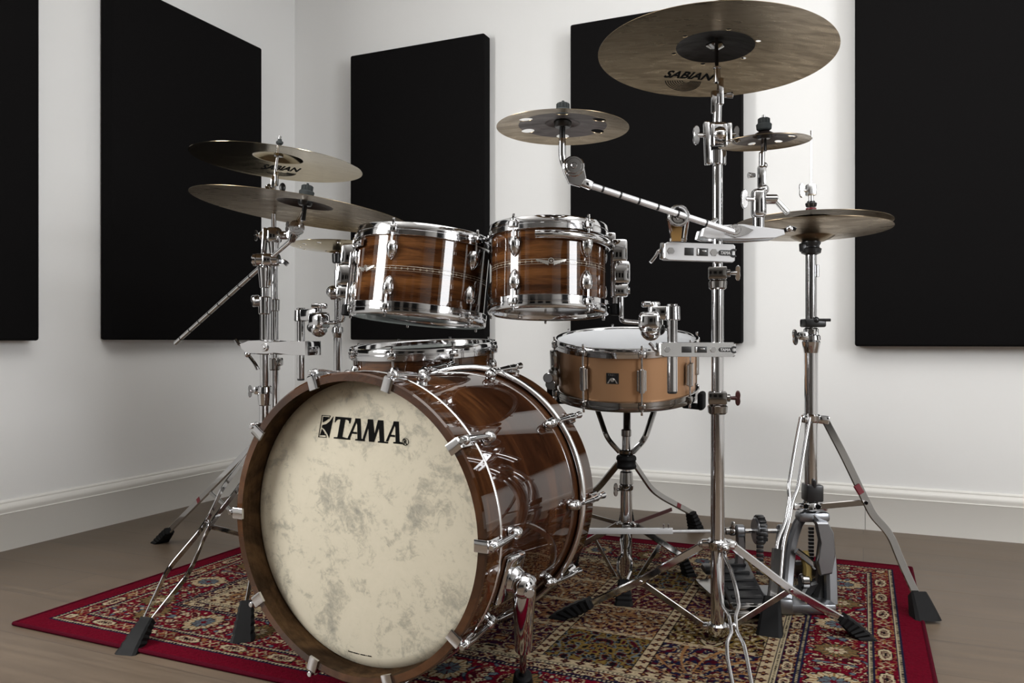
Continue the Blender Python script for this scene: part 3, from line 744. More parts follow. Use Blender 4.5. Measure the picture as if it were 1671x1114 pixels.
# ------------------------------------------------------------------ bass drum
BC, BN = V((-.277, 1.362, .311)), V((-.458, -.889, 0)).normalized()
BMX = frame(BC, BN, BN.cross(V((0, 0, 1))) * -1)
BL = .455
def bass():
    t = thing('bass_drum', 'large walnut bass drum with mottled cream front head', 'drum', BMX)
    Rh, Rs, w = .267, .2555, .046
    def hoop(zf, dr):
        p = [(Rh - .0155, zf), (Rh - .003, zf), (Rh, zf + dr * .003), (Rh, zf + dr * w), (Rh - .0155, zf + dr * w)]
        mb = MB().lathe(p, seg=128, closed=True); n = 5
        mb.m = [1 if (i % n) == n - 1 else 0 for i in range(len(mb.f))]
        return mb
    obj('front_hoop', hoop(0, -1), ['walnut_hoop', 'walnut_raw'], t, local=True)
    obj('rear_hoop', hoop(-BL, 1), ['walnut_hoop', 'walnut_raw'], t, local=True)
    obj('shell', MB().lathe([(Rs, -w - .008), (Rs, -BL + w + .008), (Rs - .009, -BL + w + .008), (Rs - .009, -w - .008)], seg=128, closed=True), 'walnut_bass', t, local=True)
    def flesh(z, r): return MB().lathe([(Rs + .0085 + r * math.cos(a), z + r * math.sin(a)) for a in np.linspace(0, 2 * PI, 12, endpoint=False)], seg=128, closed=True)
    obj('front_flesh_hoop', flesh(-w - .0042, .0042), 'bright', t, local=True)
    obj('rear_flesh_hoop', flesh(-BL + w + .0062, .0062), 'bright', t, local=True)
    hz = -.040
    hd = obj('front_head', MB().lathe([(0, hz), (Rh - .034, hz), (Rh - .024, hz - .0005), (Rh - .0152, hz - .006)], seg=128), 'skin', t, local=True)
    obj('rear_head', MB().lathe([(0, -BL + .036), (Rh - .0152, -BL + .036)], seg=96), 'white_head', t, local=True)
    # printed logo, traced on the plane of the head
    p0 = BMX @ V((0, 0, hz)); inv = BMX.inverted()
    def pl(x, y): 
        q = inv @ ray_plane(510 + x * .10173, 660 + y * .10173, p0, BN); return (q.x, q.y)
    lg = MB(); base = M.Translation((0, 0, hz + .0002))
    def poly(pts): lg.prism([pl(*p) for p in pts], base, .0003)
    # T
    poly([(370, 190), (625, 212), (605, 300), (590, 300), (585, 262), (560, 245), (528, 240), (478, 515), (540, 533), (608, 542), (603, 565), (340, 540), (346, 520), (400, 520), (450, 238), (412, 236), (385, 255), (370, 282), (358, 282)])
    def A_(dx, dy, k=1.0):
        f = lambda pts: poly([(x + dx, y + dy) for x, y in pts])
        f([(690, 218), (772, 222), (785, 545), (842, 562), (838, 588), (682, 572), (686, 552), (722, 548), (718, 330)])
        f([(690, 218), (722, 250), (600, 545), (563, 540), (680, 268)])
        f([(640, 432), (712, 440), (712, 472), (622, 462)])
    A_(0, 0); A_(612, 48)
    # M
    poly([(888, 232), (972, 238), (995, 470), (1052, 246), (1138, 252), (1150, 590), (1215, 600), (1212, 622), (1046, 606), (1050, 588), (1078, 582), (1066, 370), (990, 598), (905, 592), (898, 370), (832, 572), (800, 562), (885, 290)])
    # emblem
    def line(a, b, wd):
        a, b = V(a), V(b); n = V((-(b - a).y, (b - a).x)).normalized() * wd / 2
        poly([tuple(a + n), tuple(b + n), tuple(b - n), tuple(a - n)])
    line((155, 170), (98, 520), 10); line((92, 515), (222, 525), 10); line((152, 170), (290, 180), 10)
    line((290, 178), (262, 232), 9); line((222, 525), (212, 470), 9)
    poly([(172, 192), (268, 200), (244, 240), (205, 265), (163, 285)])
    poly([(152, 385), (190, 440), (208, 490), (118, 490), (135, 440)])
    poly([(340, 185), (266, 535), (240, 470), (200, 405), (150, 362), (160, 325), (222, 310), (275, 270), (312, 220)])
    for k in range(20):
        a, b = 2 * PI * k / 20, 2 * PI * (k + 1) / 20
        poly([(1490 + math.cos(q) * rr, 595 + math.sin(q) * rr * 1.12) for q, rr in ((a, 54), (b, 54), (b, 47), (a, 47))])
    tv, tf = text_tris('R', 0, .03)
    lg.add([(*pl(1462 + x * 62 - y * 2, 640 - y * 92 + x * 5), hz + .0004) for x, y in tv], tf)
    obj('printed_logo', lg, 'ink', hd, local=True)['label'] = 'black printed maker name and emblem'
    st = MB()
    # the real line is too small to read: keep only its dashes of ink
    for a, b in ((0, .2), (.22, .42), (.44, .48), (.53, .74), (.77, .80), (.84, 1)):
        q = []
        for x in (a, (a + b) / 2, b): q.append(x)
        f = lambda x, o: (lambda r_: (r_.x, r_.y))(inv @ ray_plane(568.2 + x * 38, 1060.8 + 9 * x + 3.2 * (x - x * x) + o, p0, BN))
        st.prism([f(x, 0) for x in q] + [f(x, 1.5) for x in q[::-1]], base, .0003)
    obj('small_print', st, 'ink', hd, local=True)
    # ten claws, rods and lugs each end
    def claw_set(front):
        sg = 1 if front else -1; z0 = 0 if front else -BL
        cl = MB(); r = Rh
        out = [(r - .020, z0 + sg * .0045), (r + .004, z0 + sg * .0045), (r + .0065, z0 + sg * .001), (r + .0065, z0 - sg * .030), (r + .0015, z0 - sg * .030), (r + .0015, z0 + sg * .0004), (r - .020, z0 + sg * .0004)]
        # profile in (radius, z): sweep across the width of the claw
        mxp = M(((0, 0, 1, 0), (1, 0, 0, 0), (0, 1, 0, 0), (0, 0, 0, 1)))
        cl.prism(out, mxp @ M.Translation((0, 0, -.010)), .020, .0008)
        cl.cyl(V((0, r + .010, z0 - sg * .008)), V((0, r + .010, z0 - sg * .034)), .0072, .0058)
        cl.ball((0, r + .009, z0 - sg * .010), .0085)
        c = obj('claw_hook', cl, 'chrome', t, local=True)
        rd = MB().cyl(V((0, r + .0095, z0 - sg * .030)), V((0, Rs + .016, z0 - sg * .098)), .0034, seg=10)
        rd.cyl(V((0, r + .010, z0 - sg * .030)), V((0, Rs + .018, z0 - sg * .075)), .0058, .0045, seg=12)
        rd.cyl(V((0, r + .011, z0 + sg * .006)), V((0, r + .011, z0 - sg * .01)), .0048, seg=10)
        if front is False: rd.cyl(V((0, r + .011, z0 + sg * .004)), V((0, r + .013, z0 + sg * .022)), .006, .0075, seg=12)
        d = obj('tension_rod', rd, 'chrome', c, local=True)
        lg = MB(); zc = z0 - sg * .098
        lg.ball((0, Rs + .013, zc), .0105, (1, 1.05, 1.0)); lg.ball((0, Rs + .010, zc - sg * .006), .012, (.85, .9, 1.35)); lg.cyl(V((0, Rs - .001, zc - sg * .003)), V((0, Rs + .01, zc - sg * .003)), .011, .009)
        l = obj('lug', lg, 'chrome', t, local=True)
        return c, d, l
    for front, off in ((True, 0), (False, 0)):
        c, d, l = claw_set(front)
        for k in range(10):
            m = M.Rotation(R(-90 + off + 36 * k), 4, 'Z')
            if k == 0:
                c.matrix_local = m; l.matrix_local = m
            else: dup(c, t, m); dup(l, t, m)
    # spurs
    for sg in (1, -1):
        a = R(-17) if sg > 0 else R(180 + 17); e = V((math.cos(a), math.sin(a), 0)); z = -.105
        b = MB(); tg = V((-math.sin(a), math.cos(a), 0))
        b.box(frame(e * (Rs + .008) + V((0, 0, z)), e, (0, 0, 1)), .060, .085, .018, .006)
        b.cyl(e * (Rs + .014) + V((0, 0, z)), e * (Rs + .034) + V((0, 0, z)), .024, .019)
        b.ball(e * (Rs + .038) + V((0, 0, z + .004)), .022)
        bo = obj('spur_bracket', b, 'chrome', t, local=True)
        obj('spur_bolt', MB().cyl(e * (Rs + .05) + V((0, 0, z + .012)), e * (Rs + .06) + V((0, 0, z + .022)), .009), 'chrome', bo, local=True)
        top = BMX @ (e * (Rs + .040) + V((0, 0, z + .004)))
        if sg > 0: ft_ = flo(853, 1117, RZ)
        else:
            q = inv @ flo(853, 1117, RZ); ft_ = BMX @ V((-q.x, q.y, q.z))
        ft_.z = RZ; dr = (ft_ - top)
        lg = MB().tube([top + V((0, 0, .01)), top + dr * .08, top + dr * .32, top + dr * .62], [.020, .0195, .0175, .0150], 18, ell=(1, .86))
        lo = obj('spur_leg', lg, 'chrome', t)
        obj('spur_rod', MB().cyl(top + dr * .58, top + dr * .93, .0062), 'nickel', lo)
        obj('rubber_foot', MB().cyl(top + dr * .885, ft_, .0165, .019), 'rubber', lo)
    return t
bass()

# ------------------------------------------------------------------ cymbals
def cym_z(r, Ro, rb, hb, rise, flange=0):
    """height of the underside above the rim plane"""
    if r >= rb: 
        q = (Ro - r) / (Ro - rb); return rise * (q ** .85)
    q = r / rb; return rise + hb * (1 - q ** 2.2)
def cymbal(name, label, cat, c, n, Ro, rb, hb, rise, mats, raw_r=0, holes=(), group=None, flip=False, tk=.0011, spin=0):
    """c is the centre of the rim plane"""
    mx = frame(c, n) @ M.Rotation(spin, 4, 'Z')
    if flip: mx = mx @ M.Rotation(PI, 4, 'X')
    rs = [.006] + list(np.linspace(.012, rb * .97, 8)) + [rb, rb * 1.04] + list(np.linspace(rb * 1.12, Ro, 22))
    low = [(r, cym_z(r, Ro, rb, hb, rise)) for r in rs]; up = [(r, z + tk * (1 if r < Ro else .6)) for r, z in low]
    prof = low + up[::-1]; mb = MB().lathe(prof, seg=128, closed=True); L = len(prof)
    nl = len(rs)
    def mi(i):
        r = prof[i][0] if i < nl else prof[(i + 1) % L][0]
        return 1 if raw_r and r < raw_r - 1e-6 else 0
    mb.m = [mi(i % L) for i in range(len(mb.f))]
    root = thing(name, label, cat, mx, group)
    mt = [X[m] for m in mats]; me = mesh('plate', mb, mt, None, 50)
    if holes:
        tmp = bpy.data.objects.new('tmp', me); C.objects.link(tmp); cut = []
        hm = MB()
        for r, a, hr in holes: hm.cyl(V((math.cos(a) * r, math.sin(a) * r, -.05)), V((math.cos(a) * r, math.sin(a) * r, .09)), hr, seg=24, bev=1e-5)
        hme = mesh('cut', hm, [mt[0]]); ho = bpy.data.objects.new('cut', hme); C.objects.link(ho)
        md = tmp.modifiers.new('b', 'BOOLEAN'); md.operation = 'DIFFERENCE'; md.object = ho; md.solver = 'EXACT'
        dg = bpy.context.evaluated_depsgraph_get(); me2 = bpy.data.meshes.new_from_object(tmp.evaluated_get(dg))
        bpy.data.objects.remove(tmp); bpy.data.objects.remove(ho); me2.name = 'plate'; me2.set_sharp_from_angle(angle=R(50)); me = me2
    o = link('plate', me, None, root); ROOTM[o.name] = mx.copy()
    return root, mx
def on_cymbal(mx, Ro, rb, hb, rise, px, py, c, n):
    p0 = V(c) + V(n) * (rise * .35)
    q = mx.inverted() @ ray_plane(px, py, p0, V(n)); r = math.hypot(q.x, q.y)
    return V((q.x, q.y, cym_z(r, Ro, rb, hb, rise) - .0004))
def sabian(root, mx, geo, c, n, quad, discq, ink='ink'):
    """quad = bl, br, tr, tl pixels of the word"""
    tv, tf = text_tris('SABIAN', .25, .035)
    def bil(x, y):
        bl, br, tr, tl = (V(q) for q in quad); return (bl * (1 - x) + br * x) * (1 - y) + (tl * (1 - x) + tr * x) * y
    lt = MB().add([on_cymbal(mx, *geo, *bil(x, y), c, n) for x, y in tv], tf)
    (cx, cy), rx, ry, tilt = discq
    for k in range(8):
        f0 = 1 - k * .105; f1 = f0 - .05; sx = cx + (1 - f0) * rx * .25
        aa = np.linspace(R(2), R(178), 25)
        for a, b in zip(aa, aa[1:]):
            lt.add([on_cymbal(mx, *geo, sx + math.cos(t) * rx * f + 0, cy + math.sin(t) * ry * f + math.cos(t) * rx * f * tilt, c, n) for t, f in ((a, f0), (b, f0), (b, f1), (a, f1))], [[0, 1, 2, 3]])
    obj('printed_name', lt, ink, root, local=True)['label'] = 'dark stamped maker name over ringed disc'
# biggest cymbal, top right
cc, cn = V((.443, 1.74, 1.254)) * (1.70 / 1.74), V((.044, .046, .998)).normalized(); cc.z = H + (1.254 - H) * 1.70 / 1.74
k_ = 1.70 / 1.74; geo = (.254 * k_, .082, .014, .018)
big, bmx = cymbal('crash_cymbal', 'largest bronze cymbal with dark bell, top right over everything', 'cymbal', cc, cn, *geo, ['bronze', 'bell_raw'], raw_r=.080, holes=[(.0895, R(-27 + 60 * k), .0056) for k in range(6)])
q8 = lambda x, y: (1060 + x * .08378, 80 + y * .08378)
sabian(big, bmx, geo, cc, cn, [q8(262, 575), q8(1215, 648), q8(1290, 545), q8(345, 462)], (q8(650, 635), 29.5, 13.5, .045))
CYM_BIG = (cc, cn)
# left pair
cc, cn = V((-.641, 2.18, 1.116)), V((.084, .009, .996)).normalized(); geo = (.2286, .066, .018, .016)
lt_, lmx = cymbal('ride_cymbal', 'brilliant bronze cymbal with shiny bell, upper of the paired left cymbals', 'cymbal', cc, cn, *geo, ['brilliant'])
q2 = lambda x, y: (300 + x * .2274, 210 + y * .2274)
sabian(lt_, lmx, geo, cc, cn, [q2(545, 293), q2(825, 322), q2(845, 303), q2(570, 272)], (q2(700, 318), 24, 4.0, .09))
CYM_LT = (cc, cn)
cc, cn = at(496, 345.9, 2.055), V((.133, .018, .991)).normalized()
cymbal('crash_cymbal', 'wide brown bronze cymbal with grey topper, lower of the paired left cymbals', 'cymbal', cc, cn, .279, .072, .02, .020, ['bronze', 'bronze_raw'], raw_r=.071)
CYM_LL = (cc, cn)
# ten-inch splash with six holes
cc, cn = V((.097, 1.531, 1.039)), V((.021, .006, 1)).normalized()
cymbal('splash_cymbal', 'small bronze cymbal with six round holes, above the right rack tom', 'cymbal', cc, cn, .127, .034, .010, .010, ['bronze', 'bronze_raw'], raw_r=.083, holes=[(.079, R(26 + 60 * k), .0128) for k in range(6)], group='small holed cymbals')
CYM_S10 = (cc, cn)
cc, cn = at(1247, 233, 1.672), V((-.030, -.05, .997)).normalized()
cymbal('splash_cymbal', 'smallest bronze cymbal with holes, right of the tall stand above the hi-hat', 'cymbal', cc, cn, .0945, .024, .010, .014, ['bronze', 'bronze_raw'], raw_r=.064, holes=[(.055, R(40 + 60 * k), .0085) for k in range(6)], group='small holed cymbals')
CYM_S8 = (cc, cn)
cc, cn = at(550, 402, 2.45), V((.01, .03, .999)).normalized()
cymbal('splash_cymbal', 'pale thin cymbal with tiny holes, far back left of the rack toms', 'cymbal', cc, cn, .142, .036, .010, -.016, ['brilliant'], holes=[(.112, R(15 + 30 * k), .0075) for k in range(12)], group='small holed cymbals')
CYM_FAR = (cc, cn)
# hi-hats
HX, HD = 1323.5, 1.90
hb_c = at(1325.5, 374.0, HD); hn = V((.010, .030, 1)).normalized(); HR = .1775
cymbal('hi_hat_cymbal', 'upper of the two hi-hat cymbals, rim just above the other', 'cymbal', hb_c + hn * .013, hn, HR, .05, .016, .014, ['bronze'], group='hi-hat cymbals')
cymbal('hi_hat_cymbal', 'lower of the two hi-hat cymbals, its bell pointing down over the black cup', 'cymbal', hb_c, hn, HR, .05, .016, .016, ['bronze'], group='hi-hat cymbals', flip=True)

# ------------------------------------------------------------------ hardware helpers
UP = V((0, 0, 1))
def foot(parent, top, g, w=.026, flare=1.0, ridges=True, name='rubber_foot'):
    """rubber foot: from the leg end 'top' down to the ground point g (its far end), tapered block with ridges"""
    top, g = V(top), V(g); ax = (g - top); hz = V((ax.x, ax.y, 0)); sd = UP.cross(hz).normalized() if hz.length > .004 else V((1, 0, 0))
    fw = hz.normalized() if hz.length > .004 else V((0, -1, 0)); z0 = g.z
    n = 11; vs, fs = [], []; h = top.z - z0
    for i in range(n + 1):
        t = i / n; p = top + ax * t
        k = (.62 + .38 * t) * (1 - (.10 if ridges and i % 2 and 0 < i < n - 1 else 0))
        ww = w * k; tt = w * .72 * k
        # cross-section leans from perpendicular-to-leg to horizontal
        nl = sd.cross(ax.normalized()).normalized(); nrm = (nl * (1 - t) + fw * (1 if nl.dot(fw) > 0 else -1) * t * flare).normalized()
        ring = [(.75, 1), (1, .75), (1, -.75), (.75, -1), (-.75, -1), (-1, -.75), (-1, .75), (-.75, 1)]
        for a, b in ring:
            q = p + sd * a * ww / 2 + nrm * b * tt / 2
            if i == n: q.z = z0
            q.z = max(q.z, z0); vs.append(q)
    for i in range(n):
        for k in range(8): fs.append([i * 8 + k, i * 8 + (k + 1) % 8, (i + 1) * 8 + (k + 1) % 8, (i + 1) * 8 + k])
    fs += [list(range(8))[::-1], [n * 8 + k for k in range(8)]]
    return obj(name, MB().add(vs, fs), 'rubber', parent, ang=22)
def pole(parent, name, p0, p1, r, m='chrome'): return obj(name, MB().cyl(p0, p1, r, seg=24, bev=.001), m, parent)
def topper(parent, c, n, k=1.0, cup=True, knurl=True):
    """felt cup over a cymbal: wide base, knurled cap; black sleeve and seat below"""
    n = V(n).normalized(); c = V(c); mb = MB()
    mb.cyl(c, c + n * .016 * k, .0165 * k, .0175 * k, 24); mb.lathe([(0, 0), (.0125 * k, 0), (.0125 * k, .012 * k), (.010 * k, .0135 * k), (0, .0135 * k)], frame(c + n * .015 * k, n), 24)
    for i in range(14):
        a = 2 * PI * i / 14; f = frame(c + n * .0215 * k, n); mb.box(f @ M.Rotation(a, 4, 'Z') @ M.Translation((.0125 * k, 0, 0)), .0022 * k, .0026 * k, .010 * k, .0005)
    mb.cyl(c + n * .028 * k, c + n * .033 * k, .003 * k)
    return obj('felt_topper', mb, 'felt', parent)
def sleeve(parent, c, n, ln, k=1.0):
    n = V(n).normalized(); mb = MB().cyl(c - n * .003, c - n * .016 * k, .0175 * k, .016 * k, 24)
    mb.cyl(c - n * .012, c - n * ln, .0055 * k, .006 * k, 16)
    return obj('black_sleeve', mb, 'plastic', parent)
def ratchet(mb, c, ax, r, t):                     # toothed tilter disc pair with hub
    c, ax = V(c), V(ax).normalized()
    mb.cyl(c - ax * t, c + ax * t, r, seg=28, bev=.002); mb.cyl(c + ax * t, c + ax * (t + .004), r * .72, seg=24); mb.cyl(c + ax * t, c + ax * (t + .008), r * .28, seg=12)
def memory_lock(parent, p, r, dirx, wing_mat='chrome'):
    """square memory-lock block above a stepped collar, wing bolt towards dirx"""
    d = V(dirx).normalized(); mb = MB()
    f = frame(p, UP, d)
    mb.box(f @ M.Translation((0, 0, .013)), .038, .040, .026, .003)
    mb.cyl(p - UP * .001, p - UP * .021, r + .0065, r + .0055, 24)
    mb.cyl(p + UP * .013 + d * .018, p + UP * .013 + d * .026, .008)
    o = obj('memory_lock', mb, 'nickel', parent)
    obj('wing_bolt', MB().wing(p + UP * .013 + d * .025, d, V((0, 0, 1)) + d.cross(UP) * .3, .015), wing_mat, o)
    return o
def flat_leg(parent, pts, w, t, side, m='chrome', rad=.02, mark=None):
    pp = fillet(pts, rad); mb = MB().strip(pp, w, t, side)
    o = obj('leg', mb, m, parent)
    if mark is not None:
        a, b = V(pts[-2]), V(pts[-1]); d = (b - a).normalized(); p = a + (b - a) * mark; sd = V(side).normalized(); nn = d.cross(sd).normalized()
        if nn.y > 0: nn = -nn
        obj('red_mark', MB().strip([p + nn * (t / 2), p + d * .018 + nn * (t / 2)], w * .75, .0012, side), 'red', o)
    return o

# ------------------------------------------------------------------ tall right stand
PX, PD = 1171, 1.665
def Pm(y, dx=0, d=PD): return at(PX + dx, y, d)
def right_stand():
    base = Pm(1040); base.z = RZ
    t = thing('cymbal_stand', 'tall chrome clamp stand carrying the largest cymbal, right of the snare', 'cymbal stand', base)
    pole(t, 'lower_tube', Pm(1032), Pm(650), .0143); pole(t, 'middle_tube', Pm(655), Pm(450), .0125); pole(t, 'upper_tube', Pm(455), Pm(262), .0104)
    memory_lock(t, Pm(659), .0143, (1, -.25, 0), 'maroon'); memory_lock(t, Pm(456), .0125, (1, -.25, 0))
    # tripod
    hub = Pm(887); mb = MB().cyl(hub - UP * .012, hub + UP * .010, .0215, .0235, 24)
    for dx, dy in ((-.032, .006), (.034, .002), (.008, -.03)): mb.bar(hub, hub + V((dx, dy, -.002)), .024, .018, UP.cross(V((dx, dy, 0))), .003); mb.ball(hub + V((dx, dy, -.002)), .008)
    obj('leg_collar', mb, 'chrome', t)
    lo = Pm(1024); mb = MB().cyl(lo - UP * .016, lo + UP * .010, .019, .021, 24)
    fL, fR = flo(916, 1005, RZ), flo(1407, 1038, RZ)
    for f in (fL, fR): dd = (f - lo); dd.z = 0; dd.normalize(); mb.bar(lo, lo + dd * .03, .022, .014, UP.cross(dd), .003)
    obj('brace_collar', mb, 'chrome', t)
    c0x = lo.x
    for f, p0, kx, br in ((fL, at(1150, 888, 1.668), at(930, 1000, 1.80), at(1044, 948, 1.735)), (fR, at(1198, 892, 1.665), at(1394, 1022, 1.69), at(1290, 962, 1.68))):
        d = (f - lo); d.z = 0; d.normalize(); sd = UP * 1.0
        e = kx
        lg = flat_leg(t, [p0, br, e], .017, .009, UP, mark=None)
        foot(lg, p0 + (e - p0) * (.84 if kx.x < c0x else .90), V((f.x, f.y, RZ)) + d * .004, .056)
        obj('brace', MB().strip([lo + d * .028, br], .013, .004, UP), 'nickel', t)
        obj('rivet', MB().cyl(br + V((0, -.003, 0)), br + V((0, -.009, 0)), .004), 'chrome', lg)
    # front leg of two bent wires
    top = at(1178, 892, 1.655); zt = top.z; ff = V((top.x + .022, 1.335, RZ + .02))
    def front(px, py):
        lo_, hi = 0.0, 1.25
        for _ in range(40):
            s_ = (lo_ + hi) / 2; d = 1.655 + (ff.y - 1.655) * s_; z = zt + (ff.z - zt) * s_
            if CY + F * (H - z) / d < py: lo_ = s_
            else: hi = s_
        return at(px, py, 1.655 + (ff.y - 1.655) * lo_)
    q = lambda x, y: (1100 + x * .264, 820 + y * .264)
    L = [(290, 262), (284, 320), (272, 380), (278, 500), (298, 640), (340, 700), (357, 800), (326, 868), (330, 960), (360, 1110), (372, 1190)]
    Rr = [(303, 262), (318, 350), (350, 412), (380, 520), (402, 640), (380, 700), (385, 790), (432, 876), (450, 960), (478, 1110), (490, 1190)]
    lg = MB()
    for w in (L, Rr): lg.tube(fillet([front(*q(*p)) for p in w], .008, 4), .0037, 10)
    c = front(*q(370, 760)); lg.ball(c, .006)
    lg_ = obj('wire_leg', lg, 'chrome', t)
    e0 = (V(lg.v[0]) * 0 + front(*q(430, 1185))); foot(lg_, e0, V((e0.x + .003, e0.y - .03, RZ)), .046)
    # boom ratchet head and tilter
    c = at(1170, 219, PD); mb = MB().cyl(Pm(270, -1), Pm(246, -1), .0185, .0190, 28, .002)
    mb.box(M.Translation(c + V((0, .002, 0))), .040, .034, .050, .010, 3); mb.ball(c + V((.002, -.015, -.004)), .016)
    mb.bar(c + V((-.024, -.004, .024)), c + V((-.020, -.004, -.066)), .012, .026, (1, 0, 0), .004)
    mb.bar(c + V((.023, -.004, .022)), c + V((.023, -.004, -.02)), .010, .026, (1, 0, 0), .004)
    mb.bar(c + V((-.013, -.018, .018)), c + V((-.013, -.018, -.030)), .008, .008, (1, 0, 0), .003); mb.bar(c + V((.013, -.018, .018)), c + V((.013, -.018, -.030)), .008, .008, (1, 0, 0), .003)
    hd = obj('boom_ratchet', mb, 'chrome', t)
    obj('wing_bolt', MB().wing(c + V((-.026, -.006, -.004)), (-1, -.1, 0), (0, 0, 1), .0185), 'chrome', hd)
    obj('wing_bolt', MB().wing(c + V((.022, -.004, -.002)), (1, -.1, 0), (0, 0, 1), .0165), 'chrome', hd)
    pole(t, 'boom_tube', at(1170, 206, PD), at(1171, 170, PD), .0088)
    mb = MB().bar(at(1166, 186, PD), at(1166, 148, PD), .014, .014, (1, 0, 0), .004); mb.bar(at(1175.5, 172, PD - .004), at(1175.5, 128, PD - .004), .011, .018, (1, 0, 0), .003)
    mb.cyl(at(1171, 135, PD), at(1170, 112, PD), .0075, .0065); mb.cyl(at(1180, 156, PD), at(1196, 155, PD - .003), .005, .0068); mb.cyl(at(1170, 112, PD), at(1170, 109, PD), .0085)
    obj('tilter', mb, 'chrome', t)
    bc, bn = CYM_BIG; s0 = at(1169.5, 112, PD); ctr = bc + bn * .032
    mb = MB().cyl(s0, ctr + bn * .05, .0042, seg=12); obj('cymbal_rod', mb, 'chrome', t)
    mb = MB().lathe([(0, -.006), (.010, -.006), (.020, 0), (.020, .004), (0, .004)], frame(ctr - bn * .012, bn), 6); obj('cymbal_seat', mb, 'nickel', t)
    mb = MB().cyl(ctr + bn * .004, ctr + bn * .016, .016, .014); mb.cyl(ctr + bn * .016, ctr + bn * .03, .009); obj('felt_topper', mb, 'felt', t)
    return t
right_stand()

# multi clamps --------------------------------------------------------------
def multi_clamp(label, p0, p1, hgt, dep, m, group, posts=None, windows=True, lever=None, pill=True, lk=1):
    """bar from p0 (left end, front-face centre) to p1 (right end), a two-jaw clamp; front face towards the camera"""
    p0, p1 = V(p0), V(p1); ax = (p1 - p0).normalized(); bk = UP.cross(ax).normalized(); ln = (p1 - p0).length   # bk points away from the camera
    up = ax.cross(bk) * -1
    if up.z < 0: up = -up
    t = thing('multi_clamp', label, 'clamp', p0, group)
    f = M((ax, up, -bk)).transposed().to_4x4(); f.translation = p0          # local x along bar, y up, z to the camera
    h = hgt / 2
    out = [(0, -h * .78), (.008, -h), (ln - .004, -h), (ln, -h * .8), (ln, h * .8), (ln - .004, h), (.008, h), (0, h * .78)]
    mb = MB().prism(out, f @ M.Translation((0, 0, -dep)), dep, .003)
    bd = obj('jaw_body', mb, m, t)
    for x in (ln * .10, ln * .70): obj('hex_bolt', MB().cyl(f @ V((x, 0, -.002)), f @ V((x, 0, .0016)), h * .44, seg=6, bev=.0008), 'chrome', bd)
    if windows:
        wn = MB()
        for a, b in ((.29, .42), (.46, .62)): wn.box(f @ M.Translation((ln * (a + b) / 2, 0, .0002)), ln * (b - a), h * .85, .0014, .0004)
        obj('slot_window', wn, 'slot', bd)
        wl = MB().box(f @ M.Translation((ln * .475, 0, .0012)), ln * .025, h * .7, .001, .0003); wl.box(f @ M.Translation((ln * .56, h * .1, .0012)), ln * .06, h * .14, .001, .0003); obj('slot_edge', wl, 'bright', bd)
    if pill:
        pm = MB(); x0, x1, r = ln * .80, ln * .92, h * .30
        o = [(x1 + math.cos(a) * r, math.sin(a) * r) for a in np.linspace(-PI / 2, PI / 2, 9)] + [(x0 + math.cos(a) * r, math.sin(a) * r) for a in np.linspace(PI / 2, 3 * PI / 2, 9)]
        pm.prism(o, f @ M.Translation((0, 0, .0001)), .0008); po = obj('name_plate', pm, 'slot', bd)
        tv, tf = text_tris('TAMA', .15, .03); obj('lettering', MB().add([f @ V((x0 - r * .2 + x * (x1 - x0 + r * .4), (y - .5) * r * 1.25, .0012)) for x, y in tv], tf), 'paleink', po)
        em = MB(); c = ln * .975
        for a in np.linspace(R(60), R(300), 10): em.box(f @ M.Translation((c + math.cos(a) * h * .36, math.sin(a) * h * .36, .0004)) @ M.Rotation(a, 4, 'Z'), h * .26, h * .2, .0009, .0002)
        obj('round_emblem', em, 'slot', bd)
    # rear jaw and bolts
    rj = MB().prism([(x, y * .82) for x, y in out], f @ M.Translation((0, 0, -dep - .034)), .012, .003)
    for x in (ln * .10, ln * .70): rj.cyl(f @ V((x, 0, -dep - .03)), f @ V((x, 0, -dep + .004)), .005)
    obj('rear_jaw', rj, m, t)
    if lever:
        lv = MB(); L0 = f @ V((-.001, 0, -dep * .5)); lv.cyl(L0 + ax * .004, L0 - ax * .008, .005)
        e = L0 - ax * .008 + V(lever) * .014 * lk
        lv.tube(fillet([L0 - ax * .004, L0 - ax * .009, e, e + V(lever) * .014 * lk - ax * .003], .006), .0042, 10, ell=(1.5, .8), up=bk)
        obj('wing_lever', lv, 'chrome', t)
    pj = MB()
    pj.box(f @ M.Translation((-.002, 0, -dep * .55)), .008, hgt * .92, dep * .9, .002); obj('end_plate', pj, 'chrome', t)
    return t
multi_clamp('white-lit lettered clamp bar under the amber boom holder, upper of two on the tall stand', at(1083, 409, PD - .028), at(1200, 413, PD - .028), .037, .015, 'pale', 'lettered stand clamps', lever=V((-.5, 0, -.85)))
multi_clamp('silver lettered clamp bar crossing in front of the snare drum, lower of two', at(1076, 570, PD - .028), at(1201, 570.5, PD - .028), .030, .015, 'bright', 'lettered stand clamps', lever=V((-.45, 0, .85)), lk=.55)
